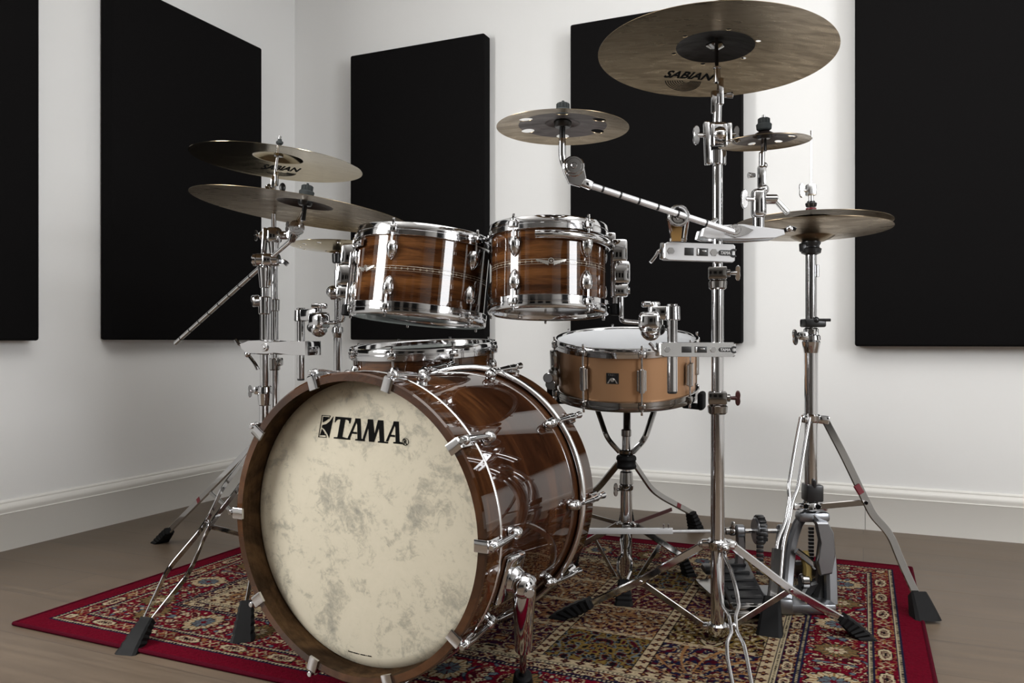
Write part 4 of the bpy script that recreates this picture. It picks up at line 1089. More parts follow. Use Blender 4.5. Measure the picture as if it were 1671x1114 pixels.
# the upper clamp that grips both the stand and the small cymbal holder
def top_clamp():
    a, b = at(1144, 377, PD - .030), at(1282, 379, PD - .03)
    t = thing('multi_clamp', 'plain polished clamp at the end of the boom, gripping the small cymbal post', 'clamp', a)
    ax = (b - a).normalized(); f = M((ax, V((0, 0, 1)), V((ax.y, -ax.x, 0)))).transposed().to_4x4(); f.translation = a; ln = (b - a).length
    o = [(0, -.010), (.012, -.014), (ln * .55, -.016), (ln * .9, -.011), (ln, -.004), (ln * .985, .006), (ln * .72, .011), (ln * .5, .016), (.02, .012), (.004, .006)]
    obj('jaw_body', MB().prism(o, f @ M.Translation((0, 0, -.014)), .014, .003), 'pale', t)
    obj('rear_jaw', MB().prism(o, f @ M.Translation((0, 0, -.062)), .013, .003), 'bright', t)
    mb = MB(); c = f @ V((ln * .40, .004, 0)); mb.cyl(c, c + f.to_3x3() @ V((0, 0, .006)), .0115, seg=24); mb.cyl(c, c + f.to_3x3() @ V((0, 0, .010)), .005, seg=12)
    mb.cyl(f @ V((ln * .4, 0, -.06)), f @ V((ln * .4, 0, -.01)), .005)
    mb.prism([(ln * .28, -.004), (ln * .4, -.013), (ln * .55, -.006), (ln * .62, .004), (ln * .5, .012), (ln * .4, .015), (ln * .3, .01)], f, .003, .001)
    obj('pivot_bolt', mb, 'chrome', t)
    mb = MB(); p = f @ V((ln * .98, .0, -.006)); mb.strip(fillet([p - ax * .02, p + V((.004, 0, .004)), p + V((.018, 0, .010)), p + V((.026, 0, .006))], .006), .010, .006, (0, 0, 1)); mb.ball(p + V((.012, -.002, .008)), .007)
    obj('wing_lever', mb, 'chrome', t)
    mb = MB().strip(fillet([f @ V((.018, .010, -.004)), f @ V((.024, .020, -.004)), f @ V((.034, .027, -.004))], .008), .008, .005, (1, 0, 0)); obj('latch', mb, 'chrome', t)
top_clamp()

# splash boom -----------------------------------------------------------------
def boom(label, pts_px, grooves, r, tilt_c, tilt_r, cym, stem_px, name='cymbal_boom_arm', bend=None, m='pale'):
    p0, p1 = at(*pts_px[0]), at(*pts_px[1]); t = thing(name, label, 'boom arm', p1)
    mb = MB().cyl(p0, p1, r, seg=16, bev=.001); ax = (p1 - p0).normalized(); mb.mi = 1
    for g in grooves: c = p0 + (p1 - p0) * g; mb.cyl(c - ax * .0022, c + ax * .0022, r * 1.05, seg=16, bev=.0003)
    obj('rod', mb, [m, 'slot'], t)
    return t, p0, p1
t, p0, p1 = boom('grooved boom arm reaching left to the six-holed small cymbal', ((962, 302, 1.542), (1197, 378.5, 1.618)), (.085, .205, .33, .46, .60, .80), .0063, None, None, None, None)
cs, ns = CYM_S10
mb = MB().tube(fillet([at(917.5, 226, 1.531), at(917.5, 262, 1.531), at(930, 286, 1.533), at(962, 302, 1.542)], .03, 8), .0070, 16)
mb.bar(at(948, 296, 1.538), at(966, 304, 1.543), .016, .016, (0, 0, 1), .003)
ratchet(mb, at(936, 272, 1.524), (0, -1, 0), .0205, .007)
mb.prism([(-.022, -.006), (-.01, -.034), (.012, -.040), (.024, -.024), (.018, .006), (0, .02), (-.016, .012)], frame(at(936, 272, 1.527), (0, -1, 0), (1, 0, 0)) @ M.Diagonal((1, 1, 1, 1)), .008, .002)
obj('tilter', mb, 'chrome', t)
ctr = cs + ns * .018
sleeve(t, ctr, ns, .052); topper(t, ctr + ns * .004, ns, .95)
obj('stem', MB().cyl(at(917.5, 228, 1.531), ctr + ns * .03, .0035), 'chrome', t)
# ring holder hanging between boom and clamp
def ring_holder():
    c = at(1107, 352, 1.590); t = thing('boom_clamp', 'round boom holder with amber strap legs, standing on the higher lettered clamp', 'clamp', at(1107, 392, 1.625))
    mb = MB().lathe([(.0185 + .004 * math.cos(a), .006 * math.sin(a)) for a in np.linspace(0, 2 * PI, 10, endpoint=False)], frame(c, (0, -1, 0)), 32, True); obj('ring', mb, 'chrome', t)
    mb = MB(); ratchet(mb, c + V((0, .012, -.003)), (0, -1, 0), .015, .004); obj('hub', mb, 'nickel', t)
    mb = MB().strip([c + V((-.019, .004, -.006)), at(1097, 392, 1.625)], .006, .012, (1, 0, 0)); mb.strip([c + V((.019, .004, -.006)), at(1117, 392, 1.625)], .006, .012, (1, 0, 0)); mb.strip([at(1094, 391, 1.625), at(1120, 391, 1.625)], .006, .014, (0, 0, 1))
    obj('strap', mb, 'chrome', t)
    obj('amber_core', MB().prism([(-.0135, .012), (.0135, .012), (.009, -.036), (-.009, -.036)], frame(c + V((0, .024, -.013)), (0, -1, 0), (1, 0, 0)), .008, .001), 'amber', t)
ring_holder()

# small cymbal holder right of the stand --------------------------------------
def small_holder():
    d = 1.668; b = at(1243, 382, d); t = thing('cymbal_holder', 'short chrome post with tilter under the smallest holed cymbal', 'cymbal holder', b)
    pole(t, 'post', at(1238, 385, d), at(1238, 318, d), .0125)
    mb = MB().box(M.Translation(at(1238, 332, d - .004)), .029, .030, .062, .010, 3); mb.cyl(at(1228, 325, d - .006), at(1268, 325, d - .006), .0105, seg=20); mb.ball(at(1246, 309, d), .011)
    h = obj('swivel_head', mb, 'chrome', t)
    obj('wing_bolt', MB().wing(at(1229, 325, d - .01), (-1, -.15, 0), (0, 0, 1), .0185), 'chrome', h)
    obj('rod_stub', MB().cyl(at(1262, 322, d - .004), at(1286, 348, d - .02), .0062), 'bright', h)
    mb = MB().bar(at(1243, 308, d), at(1243, 270, d), .017, .016, (1, 0, 0), .005); mb.cyl(at(1232, 286, d), at(1221, 286, d - .003), .0045, .0062); mb.cyl(at(1243, 275, d), at(1243.5, 248, d), .0062)
    mb.ball(at(1247, 270, d), .007); obj('tilter', mb, 'chrome', t)
    cs, ns = CYM_S8; ctr = cs + ns * .0225
    obj('stem', MB().cyl(at(1243.5, 255, d), ctr + ns * .035, .0035), 'chrome', t)
    sleeve(t, ctr, ns, .040, .9); topper(t, ctr + ns * .003, ns, .92)
small_holder()

# tom holders -------------------------------------------------------------------
def tom_holder(label, post_px, y0, y1, d, arm_px, ball_px, dball, joint, lrod, pr=.0108):
    b = at(post_px, y1, d); t = thing('tom_holder', label, 'tom holder', b, 'tom holders')
    pole(t, 'post', b, at(post_px, y0 + 8, d), pr)
    obj('post_cap', MB().cyl(b - UP * .004, b + UP * .006, pr * .96), 'plastic', t)
    top = at(post_px, y0 + 10, d); c = at(*ball_px, dball); dr = (c - top); dr.z = 0
    mb = MB().cyl(top - UP * .016, top + UP * .014, .0165, .0155, 24, .002); mb.cyl(top + UP * .012, top + UP * .018, .011)
    e = V((c.x, c.y, top.z)); mb.bar(top, e, .030, .024, UP, .005)
    mb.box(frame(c + V((0, 0, .004)), UP, dr.normalized()), .048, .042, .044, .012, 3); mb.ball(c - UP * .014, .0225)
    h = obj('ball_clamp', mb, 'chrome', t)
    k = c + UP * .028; kb = MB().cyl(k - UP * .004, k + UP * .008, .006); kb.box(M.Translation(k + UP * .013) @ M.Rotation(R(15), 4, 'Z'), .040, .015, .013, .004); kb.box(M.Translation(k + UP * .013) @ M.Rotation(R(105), 4, 'Z'), .026, .012, .011, .004)
    obj('wing_knob', kb, 'chrome', h)
    obj('cap_bush', MB().ball(c + V((.018 if c.x < b.x else -.018, 0, -.012)), .013), 'plastic', h)
    obj('l_rod', MB().tube(fillet([c, *lrod, joint], .014, 8), .0052, 14), 'chrome', t)
    return t
tom_holder('chrome L-rod tom holder standing over the snare, carrying the smaller rack tom', 1097, 500, 639, PD + .005, None, (1062, 528), 1.69, jR, [at(1018, 524, 1.735), V((jR.x, jR.y, jR.z - .05))])
tom_holder('chrome L-rod tom holder left of the larger rack tom', 491, 504, 618, 2.02, None, (521, 526), 1.985, jL, [at(549, 526, 1.95), V((jL.x, jL.y, jL.z - .05))], .0098)

# ------------------------------------------------------------------ left stands
AX, AD, BX, BD = 432, 2.15, 448, 2.25
def tripod_legs(t, c, z_hub, feet, m='chrome', w=.018, z_lo=.10, mark=True, double=(), eh=.056):
    mb = MB().cyl(V((c.x, c.y, z_hub - .014)), V((c.x, c.y, z_hub + .014)), .0225, .024, 24)
    lo = V((c.x, c.y, z_lo)); m2 = MB().cyl(lo - UP * .012, lo + UP * .012, .020, .021, 24)
    for i, f in enumerate(feet):
        f = V(f); d = f - c; d.z = 0; d.normalize(); gzf = gz(f); p0 = V((c.x, c.y, z_hub)) + d * .032; mb.bar(V((c.x, c.y, z_hub)), p0, .022, .018, UP.cross(d), .003)
        e = V((f.x, f.y, gzf)) - d * .048 + UP * eh; br = p0 + (e - p0) * .52
        if i in double:
            sd = UP.cross(d).normalized(); g = MB()
            for s_ in (-1, 1):
                q = lambda k, o: p0 + (e - p0) * k + sd * s_ * o
                g.strip(fillet([q(0, .006), q(.30, .022), q(.46, .009), q(.56, .009), q(.76, .029), q(1.0, .008)], .03), .014, .004, UP)
            lg = obj('leg', g, m, t)
        else: lg = flat_leg(t, [p0, br, e], w, .008, UP, m, mark=.18 if mark else None)
        foot(lg, e - (e - p0).normalized() * .006, V((f.x, f.y, gzf)) + d * .006, .048)
        obj('brace', MB().strip([lo + d * .02, br], .012, .004, UP), m, t)
    obj('leg_collar', mb, 'chrome', t); obj('brace_collar', m2, 'chrome', t)
def left_stand_a():
    c = at(AX, CY, AD); c.z = 0; t = thing('cymbal_stand', 'chrome boom stand on the left, nearest one, with a long grooved boom', 'cymbal stand', c)
    P = lambda y, dx=0, dd=0: at(AX + dx, y, AD + dd)
    pole(t, 'lower_tube', V((c.x, c.y, .07)), P(640), .0143); pole(t, 'middle_tube', P(650), P(495), .0125); pole(t, 'upper_tube', P(500), P(430), .0100)
    mb = MB().cyl(P(662), P(640), .0165, .0195, 24); mb.cyl(P(641), P(629), .0200, .0185, 24); mb.box(M.Translation(P(637, -9)), .024, .024, .02, .004); k = obj('height_clamp', mb, 'chrome', t)
    obj('wing_bolt', MB().wing(P(638, -14), (-1, -.3, 0), (0, 0, 1), .015), 'chrome', k)
    mb = MB().cyl(P(513), P(484), .0165, .0175, 24); k = obj('height_clamp', mb, 'chrome', t)
    obj('clamp_knob', MB().cyl(P(490, -9), P(491, -21, -.01), .016, .0165, 20).cyl(P(490, 0), P(490, -10), .008), 'chrome', k)
    # boom head
    h = at(438, 424, AD - .006); mb = MB().cyl(P(470), P(436), .0135, .0185, 20); mb.cyl(h + V((-.032, 0, 0)), h + V((.030, 0, 0)), .0175, seg=24); mb.box(M.Translation(h), .036, .036, .034, .010, 3)
    mb.bar(P(466, 8, -.004), P(432, 10, -.004), .012, .014, (1, 0, 0), .004)
    hd = obj('boom_ratchet', mb, 'chrome', t)
    obj('clamp_knob', MB().cyl(h + V((-.030, 0, 0)), h + V((-.042, 0, 0)), .017, .0165, 18), 'chrome', hd)
    obj('wing_lever', MB().strip(fillet([h + V((.026, 0, -.004)), h + V((.044, -.006, -.004)), h + V((.054, -.008, -.014))], .008), .012, .007, UP), 'chrome', hd)
    # boom rod
    e0, e1 = at(286, 560, 2.40), at(486, 383, 2.075)
    f0 = h + (h - e1).normalized() * 0
    mb = MB().cyl(e0, h, .0062, seg=16, bev=.001); ax = (h - e0).normalized(); mb.mi = 1
    for g in np.linspace(.07, .93, 9): q = e0 + (h - e0) * g; mb.cyl(q - ax * .002, q + ax * .002, .0066, seg=16, bev=.0002)
    mb.mi = 0; mb.cyl(h, e1, .0062, seg=16)
    obj('boom_rod', mb, ['bright', 'slot'], t)
    tc = at(484, 372, 2.060); mb = MB(); ratchet(mb, tc, (.25, -1, 0), .020, .008); mb.bar(e1 - (e1 - h).normalized() * .03, tc, .018, .018, UP, .004)
    cs, ns = CYM_LL; ctr = cs + ns * .034
    mb.tube(fillet([tc + V((0, 0, 0)), at(490, 358, 2.057), at(495, 345, 2.055)], .01), [.014, .012, .010, .009, .008, .0075, .007, .0068, .0068], 14)
    k = obj('tilter', mb, 'chrome', t)
    obj('wing_bolt', MB().wing(tc + V((-.012, .006, .003)), (-1, 0, .1), (0, 0, 1), .013), 'chrome', k)
    obj('stem', MB().cyl(at(494.5, 350, 2.055), ctr + ns * .03, .0038), 'chrome', t); sleeve(t, ctr, ns, .056, 1.1); topper(t, ctr + ns * .004, ns, 1.12)
    f1, f2 = flo(262, 885), flo(214, 1062); r3 = c + V((.52, .18, 0))
    tripod_legs(t, c, .36, [f1, f2, r3], double=(1,), eh=.042)
    return c
cA = left_stand_a()
def left_stand_b():
    c = at(BX, CY, BD); c.z = 0; t = thing('cymbal_stand', 'slimmer chrome stand behind the left boom stand, holding the brilliant cymbal', 'cymbal stand', c)
    P = lambda y, dx=0, dd=0: at(BX + dx, y, BD + dd)
    pole(t, 'lower_tube', V((c.x, c.y, .07)), P(592), .0125); pole(t, 'middle_tube', P(600), P(488), .0105); pole(t, 'upper_tube', P(505), P(395), .0085)
    obj('height_clamp', MB().cyl(P(604), P(584), .0155, .0165, 20).box(M.Translation(P(590, 5)), .026, .028, .024, .005), 'nickel', t)
    obj('height_clamp', MB().cyl(P(508), P(488), .0135, .0145, 20), 'chrome', t)
    h = at(447, 384, BD - .01); mb = MB().box(M.Translation(h), .042, .036, .046, .012, 3); mb.cyl(h + V((-.04, 0, 0)), h + V((.04, 0, 0)), .012, seg=20); mb.cyl(h - UP * .055, h - UP * .015, .0115, .0155)
    mb.bar(h + V((-.02, -.01, .02)), h + V((-.026, -.01, -.06)), .012, .02, (1, 0, 0), .004)
    k = obj('boom_ratchet', mb, 'chrome', t); obj('wing_bolt', MB().wing(h + V((-.036, 0, 0)), (-1, 0, 0), (0, 0, 1), .014), 'chrome', k); obj('wing_bolt', MB().wing(h + V((.032, -.01, .004)), (1, -.3, 0), (0, 0, 1), .012), 'chrome', k)
    cs, ns = CYM_LT; ctr = cs + ns * .032
    obj('upper_rod', MB().cyl(at(447, 385, BD - .01), at(446.5, 305, BD - .04), .0068), 'chrome', t)
    mb = MB().bar(at(445, 316, BD - .045), at(447.5, 286, BD - .05), .015, .013, (1, 0, 0), .004); mb.bar(at(451, 304, BD - .05), at(452, 280, BD - .055), .008, .016, (1, 0, 0), .003); mb.cyl(at(440, 302, BD - .05), at(436, 306, BD - .06), .005, .007)
    k = obj('tilter', mb, 'chrome', t); obj('wing_bolt', MB().ball(at(461, 306, BD - .05), .009, (1, .6, 1.5)), 'plastic', k)
    obj('cymbal_rod', MB().cyl(at(448, 292, BD - .05), ctr + ns * .045, .0042), 'chrome', t)
    mb = MB().cyl(ctr + ns * .004, ctr + ns * .012, .019, .017); mb.cyl(ctr + ns * .012, ctr + ns * .036, .0055); mb.cyl(ctr + ns * .022, ctr + ns * .030, .010, seg=6); obj('felt_topper', mb, 'felt', t)
    mb = MB().cyl(ctr - ns * .004, ctr - ns * .012, .013); obj('cymbal_seat', mb, 'nickel', t)
    f1 = flo(397, 1042, RZ); dd = (f1 - c); dd.z = 0; L = dd.length; a = math.atan2(dd.y, dd.x)
    fs = [c + V((math.cos(a + k * 2 * PI / 3), math.sin(a + k * 2 * PI / 3), 0)) * (L if k == 0 else .48) for k in range(3)]
    fs[2] = c + V((-.16, .42, 0)); fs[1] = c + V((.46, .14, 0))
    fs[0] = f1
    tripod_legs(t, c, .30, fs[:1] + fs[1:2] + [c + V((.05, .46, 0))], mark=False)
left_stand_b()
# left clamp
def left_clamp():
    a, b = at(402, 566, 2.09), at(512, 568, 2.01); ax = (b - a).normalized(); nz = V((ax.y, -ax.x, 0)); t = thing('multi_clamp', 'curved chrome clamp joining the left boom stand to the tom holder', 'clamp', a)
    f = M((ax, UP, nz)).transposed().to_4x4(); f.translation = a; ln = (b - a).length
    o = [(.006, -.004), (.02, -.016), (ln * .42, -.019), (ln * .55, -.015), (ln * .78, -.018), (ln, -.018), (ln, .018), (ln * .75, .018), (ln * .5, .017), (ln * .3, .020), (.03, .018), (0, .008)]
    obj('jaw_body', MB().prism(o, f @ M.Translation((0, 0, .014)), .016, .004), 'chrome', t); obj('rear_jaw', MB().prism(o, f @ M.Translation((0, 0, -.034)), .014, .004), 'chrome', t)
    mb = MB().cyl(f @ V((ln * .40, 0, .028)), f @ V((ln * .40, 0, .035)), .010, seg=20); mb.cyl(f @ V((ln * .4, 0, .03)), f @ V((ln * .4, 0, .038)), .005, seg=6); mb.cyl(f @ V((ln * .56, 0, -.03)), f @ V((ln * .56, 0, .02)), .005); obj('pivot_bolt', mb, 'chrome', t)
    p = f @ V((.01, .004, .02)); mb = MB().strip(fillet([p, p + V((-.014, 0, .004)), p + V((-.022, 0, .016))], .01), .012, .008, (0, 1, 0)); mb.strip(fillet([p, p + V((.012, -.006, -.024)), p + V((.030, -.008, -.046)), p + V((.038, -.008, -.062))], .01), .012, .008, (0, 1, 0)); mb.ball(p + V((.012, -.008, -.022)), .009)
    obj('wing_lever', mb, 'chrome', t)
    o2 = MB().box(f @ M.Translation((ln - .004, 0, -.002)), .008, .036, .058, .003); obj('end_plate', o2, 'chrome', t)
left_clamp()
# far stand behind the left tom
def far_stand():
    d = 2.45; c = at(551, CY, d); c.z = 0; t = thing('cymbal_stand', 'plain chrome stand far back behind the larger rack tom, under the pale cymbal', 'cymbal stand', c)
    P = lambda y, dx=0: at(551 + dx, y, d)
    pole(t, 'lower_tube', V((c.x, c.y, .06)), P(540), .0125); pole(t, 'upper_tube', P(550), P(440), .0098)
    obj('height_clamp', MB().cyl(P(552), P(542), .013, .0175, 20).cyl(P(543), P(533), .018, .0165, 20), 'chrome', t)
    mb = MB().cyl(P(480, -12), P(480, 14), .0175, seg=24); mb.box(M.Translation(P(472, 12)), .026, .03, .07, .006); mb.ball(P(476, -8), .020); obj('boom_ratchet', mb, 'chrome', t)
    cs, ns = CYM_FAR; ctr = cs - ns * .010
    obj('stem', MB().cyl(P(452), ctr + ns * .025, .006), 'nickel', t)
    mb = MB().cyl(ctr - ns * .012, ctr - ns * .042, .0150, .0135, 20); obj('black_sleeve', mb, 'plastic', t)
    obj('felt_topper', MB().cyl(ctr + ns * .004, ctr + ns * .014, .015, .012), 'felt', t)
    tripod_legs(t, c, .32, [c + V((.20, -.16, 0)), c + V((.18, .17, 0)), c + V((-.17, .17, 0))], mark=False)
far_stand()

# ------------------------------------------------------------------ snare stand and throne
def snare_stand():
    d = 2.09; c = at(1022, CY, d); c.z = RZ; t = thing('snare_stand', 'low chrome tripod stand cradling the copper snare drum', 'snare stand', c)
    P = lambda y, dx=0: at(1022 + dx, y, d)
    pole(t, 'lower_tube', P(960), P(795), .0155); pole(t, 'upper_tube', P(800), P(702), .0115)
    mb = MB().cyl(P(800), P(790), .0175, .019, 24); mb.cyl(P(790), P(768), .0185, .0165, 20); k = obj('height_clamp', mb, 'nickel', t)
    obj('wing_bolt', MB().wing(P(798, -8), (-1, -.4, 0), (0, 0, 1), .016), 'nickel', k)
    obj('adjuster_grip', MB().lathe([(0, 0), (.024, 0), (.026, .003), (.0265, .008), (.0245, .011), (.0245, .021), (.0265, .024), (.026, .030), (.023, .034), (0, .034)], M.Translation(P(764)), 28), 'rubber', t)
    mb = MB().cyl(P(742), P(733), .019, .021, 20); mb.cyl(P(712), P(700), .0135, seg=16); hubp = P(737)
    obj('basket_hub', mb, 'nickel', t)
    bot = mxS @ V((0, 0, -.004))
    for ph in (R(-92), R(62), R(170)):
        dr = (mxS.to_3x3() @ er(ph, 1)).normalized(); rim = mxS @ er(ph, .192, -.006); mid = bot + dr * .055 - UP * .012
        a = MB().strip(fillet([hubp + V((dr.x, dr.y, 0)) * .018, hubp + V((dr.x, dr.y, 0)) * .05 + UP * .035, bot + dr * .085 - sn_n * .010], .02), .018, .013, UP.cross(dr))
        a.strip([bot - sn_n * .010 - dr * .01, rim - sn_n * .006], .018, .007, sn_n.cross(dr))
        ao = obj('basket_arm', a, 'nickel', t)
        g = MB().box(frame(rim + dr * .012 + sn_n * .010, sn_n, dr), .016, .034, .046, .006); g.box(frame(rim - sn_n * .006 - dr * .010, sn_n, dr), .05, .032, .011, .004)
        obj('rubber_grip', g, 'rubber', ao)
    f = [flo(1018, 984, RZ), flo(1120, 938, RZ), flo(934, 924, RZ)]
    hub = P(858); mb = MB().cyl(hub - UP * .012, hub + UP * .012, .021, .022, 24)
    lo = P(957); m2 = MB().cyl(lo - UP * .01, lo + UP * .01, .019, .020, 24)
    for i, g in enumerate(f):
        dd = g - c; dd.z = 0; dd.normalize(); p0 = hub + dd * .026; mb.bar(hub, p0, .022, .016, UP.cross(dd), .003); e = V((g.x, g.y, RZ)) - dd * .012 + UP * .052
        br = p0 + (e - p0) * .55
        if i == 0:
            sd = V((1, 0, 0)); gm = MB()
            for s_ in (-1, 1):
                q = lambda k, o: p0 + (e - p0) * k + sd * s_ * o
                gm.tube(fillet([q(0, .004), q(.25, .012), q(.42, .007), q(.55, .008), q(.66, .017), q(.85, .016), q(1, .008)], .008, 4), .0034, 8)
            lg = obj('wire_leg', gm, 'chrome', t)
        else: lg = flat_leg(t, [p0, br, e], .016, .008, UP, 'nickel')
        foot(lg, e, V((g.x, g.y, RZ)) + dd * .008, .044)
        if i: obj('brace', MB().strip([lo + dd * .018, br], .011, .004, UP), 'nickel', t)
    obj('leg_collar', mb, 'nickel', t); obj('brace_collar', m2, 'nickel', t)
snare_stand()
def throne():
    d = 2.50; c = at(1023, CY, d); c.z = 0; t = thing('drum_throne', 'chrome tripod seat base behind the snare stand, bent legs on dark rubber feet', 'drum throne', c)
    P = lambda y, dx=0: at(1023 + dx, y, d)
    pole(t, 'post', V((c.x, c.y, .07)), V((c.x, c.y, .46)), .0125)
    obj('seat', MB().lathe([(0, .455), (.10, .455), (.155, .462), (.165, .475), (.165, .50), (.15, .515), (0, .52)], M.Translation(c), 40), 'seat', t)
    hub = P(757); mb = MB().cyl(hub - UP * .016, hub + UP * .016, .022, .024, 24); lo = V((c.x, c.y, hub.z - .19)); m2 = MB().cyl(lo - UP * .012, lo + UP * .012, .02, seg=20)
    fr = flo(1137, 866); dr = fr - c; dr.z = 0; L = dr.length; a = math.atan2(dr.y, dr.x)
    for k in range(3):
        ak = (a, PI - a + R(4), -PI / 2 + R(-8))[k] if k < 2 else R(82)
        dd = V((math.cos(ak), math.sin(ak), 0)); p0 = hub + dd * .028; mb.bar(hub, p0, .022, .018, UP.cross(dd), .003)
        g = c + dd * L; z = hub.z
        pts = [p0, hub + dd * .10 - UP * z * .36, hub + dd * .145 - UP * z * .48, hub + dd * (L - .018) - UP * (z - .060)]
        lg = flat_leg(t, pts, .020, .009, UP.cross(dd) * .2 + UP, 'nickel', .03, mark=.45)
        foot(lg, pts[-1] - (pts[-1] - pts[-2]).normalized() * .01, V((g.x, g.y, gz(g))), .055)
        obj('brace', MB().strip([lo + dd * .02, hub + dd * .185 - UP * z * .66], .012, .004, UP), 'maroon' if k == 0 else 'nickel', t)
    obj('leg_collar', mb, 'nickel', t); obj('brace_collar', m2, 'nickel', t)
throne()

# ------------------------------------------------------------------ hi-hat stand and pedals
def hihat():
    c = at(HX, CY, HD); c.z = RZ; P = lambda y, dx=0, dd=0: at(HX + dx, y, HD + dd)
    t = thing('hi_hat_stand', 'chrome two-legged hi-hat stand at the right with grey pedal frame', 'hi-hat stand', c)
    pole(t, 'lower_tube', P(815), P(566), .0155); pole(t, 'upper_tube', P(575), P(415), .0128)
    obj('pull_rod', MB().cyl(P(430), P(213, .5), .0026, seg=10), 'chrome', t)
    obj('side_rod', MB().cyl(P(452, 9, -.006), P(432, 9, -.006), .006).cyl(P(540, 8, -.012), P(560, 8, -.012), .005), 'bright', t)
    mb = MB().lathe([(0, 0), (.011, 0), (.013, .012), (.022, .016), (.024, .026), (.019, .029), (.019, .034), (.022, .038), (.022, .043), (.019, .046), (.0215, .050), (.0235, .070), (0, .070)], M.Translation(P(424)), 28); mb.bar(P(403), P(404, -18, -.006), .022, .014, UP, .004)
    obj('seat_cup', mb, 'plastic', t)
    mb = MB().box(M.Translation(P(527, 3, -.004)), .050, .040, .020, .004); mb.cyl(P(522, 6, -.02), P(522, 32, -.025), .0036); mb.ball(P(522, 8, -.02), .008); obj('memory_lock', mb, 'plastic', t)
    mb = MB().cyl(P(577), P(556), .0165, .0215, 28); mb.cyl(P(556), P(546), .0215, .0205, 28); mb.cyl(P(546), P(535), .0170, seg=24); mb.cyl(P(540, 0, -.016), P(540, 0, -.022), .007); mb.box(M.Translation(P(548, -13, -.006)), .02, .026, .02, .004)
    k = obj('height_clamp', mb, 'chrome', t); obj('wing_bolt', MB().wing(P(549, -16, -.01), (-1, -.35, -.1), (0, 0, 1), .017), 'chrome', k)
    # legs
    hub = P(682); mb = MB().cyl(hub - UP * .010, hub + UP * .010, .0205, .0215, 28); mb.bar(hub, P(686, 30, -.01), .020, .014, UP, .004); mb.bar(hub, P(683, -13, -.02), .02, .014, UP, .004)
    obj('leg_collar', mb, 'chrome', t)
    fR, fF = flo(1510, 1008, RZ), flo(1256, 1034, RZ)
    q = lambda x, y, d: at(1230 + x * .341, 660 + y * .341, d)
    lg = flat_leg(t, [q(345, 80, 1.89), q(430, 240, 1.882), q(540, 470, 1.872), q(570, 530, 1.868), q(655, 620, 1.86), q(700, 740, 1.85), q(785, 925, 1.832)], .018, .006, (1, 0, .45), 'nickel', .03)
    e = q(782, 905, 1.834); foot(lg, e, V((fR.x, fR.y, RZ)), .058, ridges=False)
    obj('red_mark', MB().strip([q(490, 385, 1.872), q(515, 425, 1.870)], .015, .0075, (1, 0, .45)), 'red', lg)
    obj('rivet', MB().cyl(q(538, 470, 1.87), q(538, 470, 1.858), .005), 'chrome', lg)
    obj('brace', MB().strip([q(320, 486, 1.885), q(545, 466, 1.872)], .014, .004, UP), 'nickel', t)
    g = MB()
    for pts in ([(225, 60), (195, 220), (165, 400), (172, 450), (150, 570), (112, 650), (100, 800)], [(268, 62), (240, 220), (210, 405), (185, 460), (170, 560), (142, 650), (128, 830)]):
        n = len(pts); g.tube(fillet([q(x, y, 1.885 - .135 * (y - 60) / 900) for x, y in pts], .02, 4), .0043, 10)
    lg = obj('wire_leg', g, 'chrome', t)
    e = q(108, 830, 1.765); obj('leg_end', MB().strip([q(112, 690, 1.785), q(100, 830, 1.765), q(80, 1000, 1.735)], .022, .012, (1, 0, 0)), 'nickel', lg)
    foot(lg, q(88, 925, 1.74), V((fF.x, fF.y, RZ)), .054, ridges=False)
    # lower clamp
    obj('tube_clamp', MB().box(M.Translation(P(803, 2, -.004)), .040, .042, .040, .004).bar(P(797, 5, -.02), P(782, 5, -.022), .01, .01, (1, 0, 0), .003), 'plastic', t)
    mb = MB().cyl(P(832), P(816), .022, .020, 24); mb.bar(P(825), P(827, 27, -.012), .020, .012, UP, .004); mb.bar(P(826), P(826, -30, -.02), .016, .012, UP, .004); mb.cyl(P(826, -8, -.02), P(826, -8, -.028), .007); mb.cyl(P(827, 12, -.02), P(827, 12, -.028), .007); obj('radius_collar', mb, 'chrome', t)
    # pedal frame: two cast uprights, arch and base
    fr = MB()
    fr.strip(fillet([P(838, 4, -.01), P(850, 16, -.015), P(880, 27, -.022), P(915, 31, -.03), P(985, 33, -.05)], .04), .030, .020, (1, .3, 0), None)
    fr.strip(fillet([P(838, -6, 0), P(850, -20, 0), P(885, -32, -.005), P(930, -36, -.015), P(990, -40, -.05)], .04), .024, .018, (1, .3, 0))
    fr.box(frame(P(842, 2, -.005), UP, (1, 0, 0)), .075, .036, .024, .008)
    fr.prism([(-.014, .045), (.012, .045), (.026, .02), (.030, -.03), (.022, -.075), (-.004, -.080), (-.012, -.05), (-.006, 0)], frame(P(880, 14, -.03), (0, -1, 0), (1, 0, 0)), .022, .004)
    obj('pedal_frame', fr, 'cast', t)
    dk = MB().strip([P(905, 25, -.02), P(950, 20, -.02), P(985, 12, -.03)], .035, .03, (1, 0, 0)); dk.strip([P(955, 18, -.02), P(960, -5, -.02), P(975, -15, -.03)], .03, .02, (0, 0, 1)); obj('heel_arm', dk, 'plastic', t)
    bp = MB(); b0 = flo(1270, 1003, RZ); b1 = flo(1358, 1003, RZ); bp.box(frame((b0 + b1) / 2 + V((0, .07, .013)), UP, (1, 0, 0)), .14, .15, .024, .004); bp.cyl(b0 + V((.012, .004, .016)), b0 + V((.012, -.006, .016)), .009); bp.box(M.Translation(b0 + V((.014, .0, .02))), .036, .02, .036, .006)
    obj('base_plate', bp, 'cast', t)
    ch = MB()
    for k in range(9): ch.box(M.Translation(P(862 + k * 6, 0, -.012)), .012, .008, .0068, .001)
    obj('chain', ch, 'plastic', t)
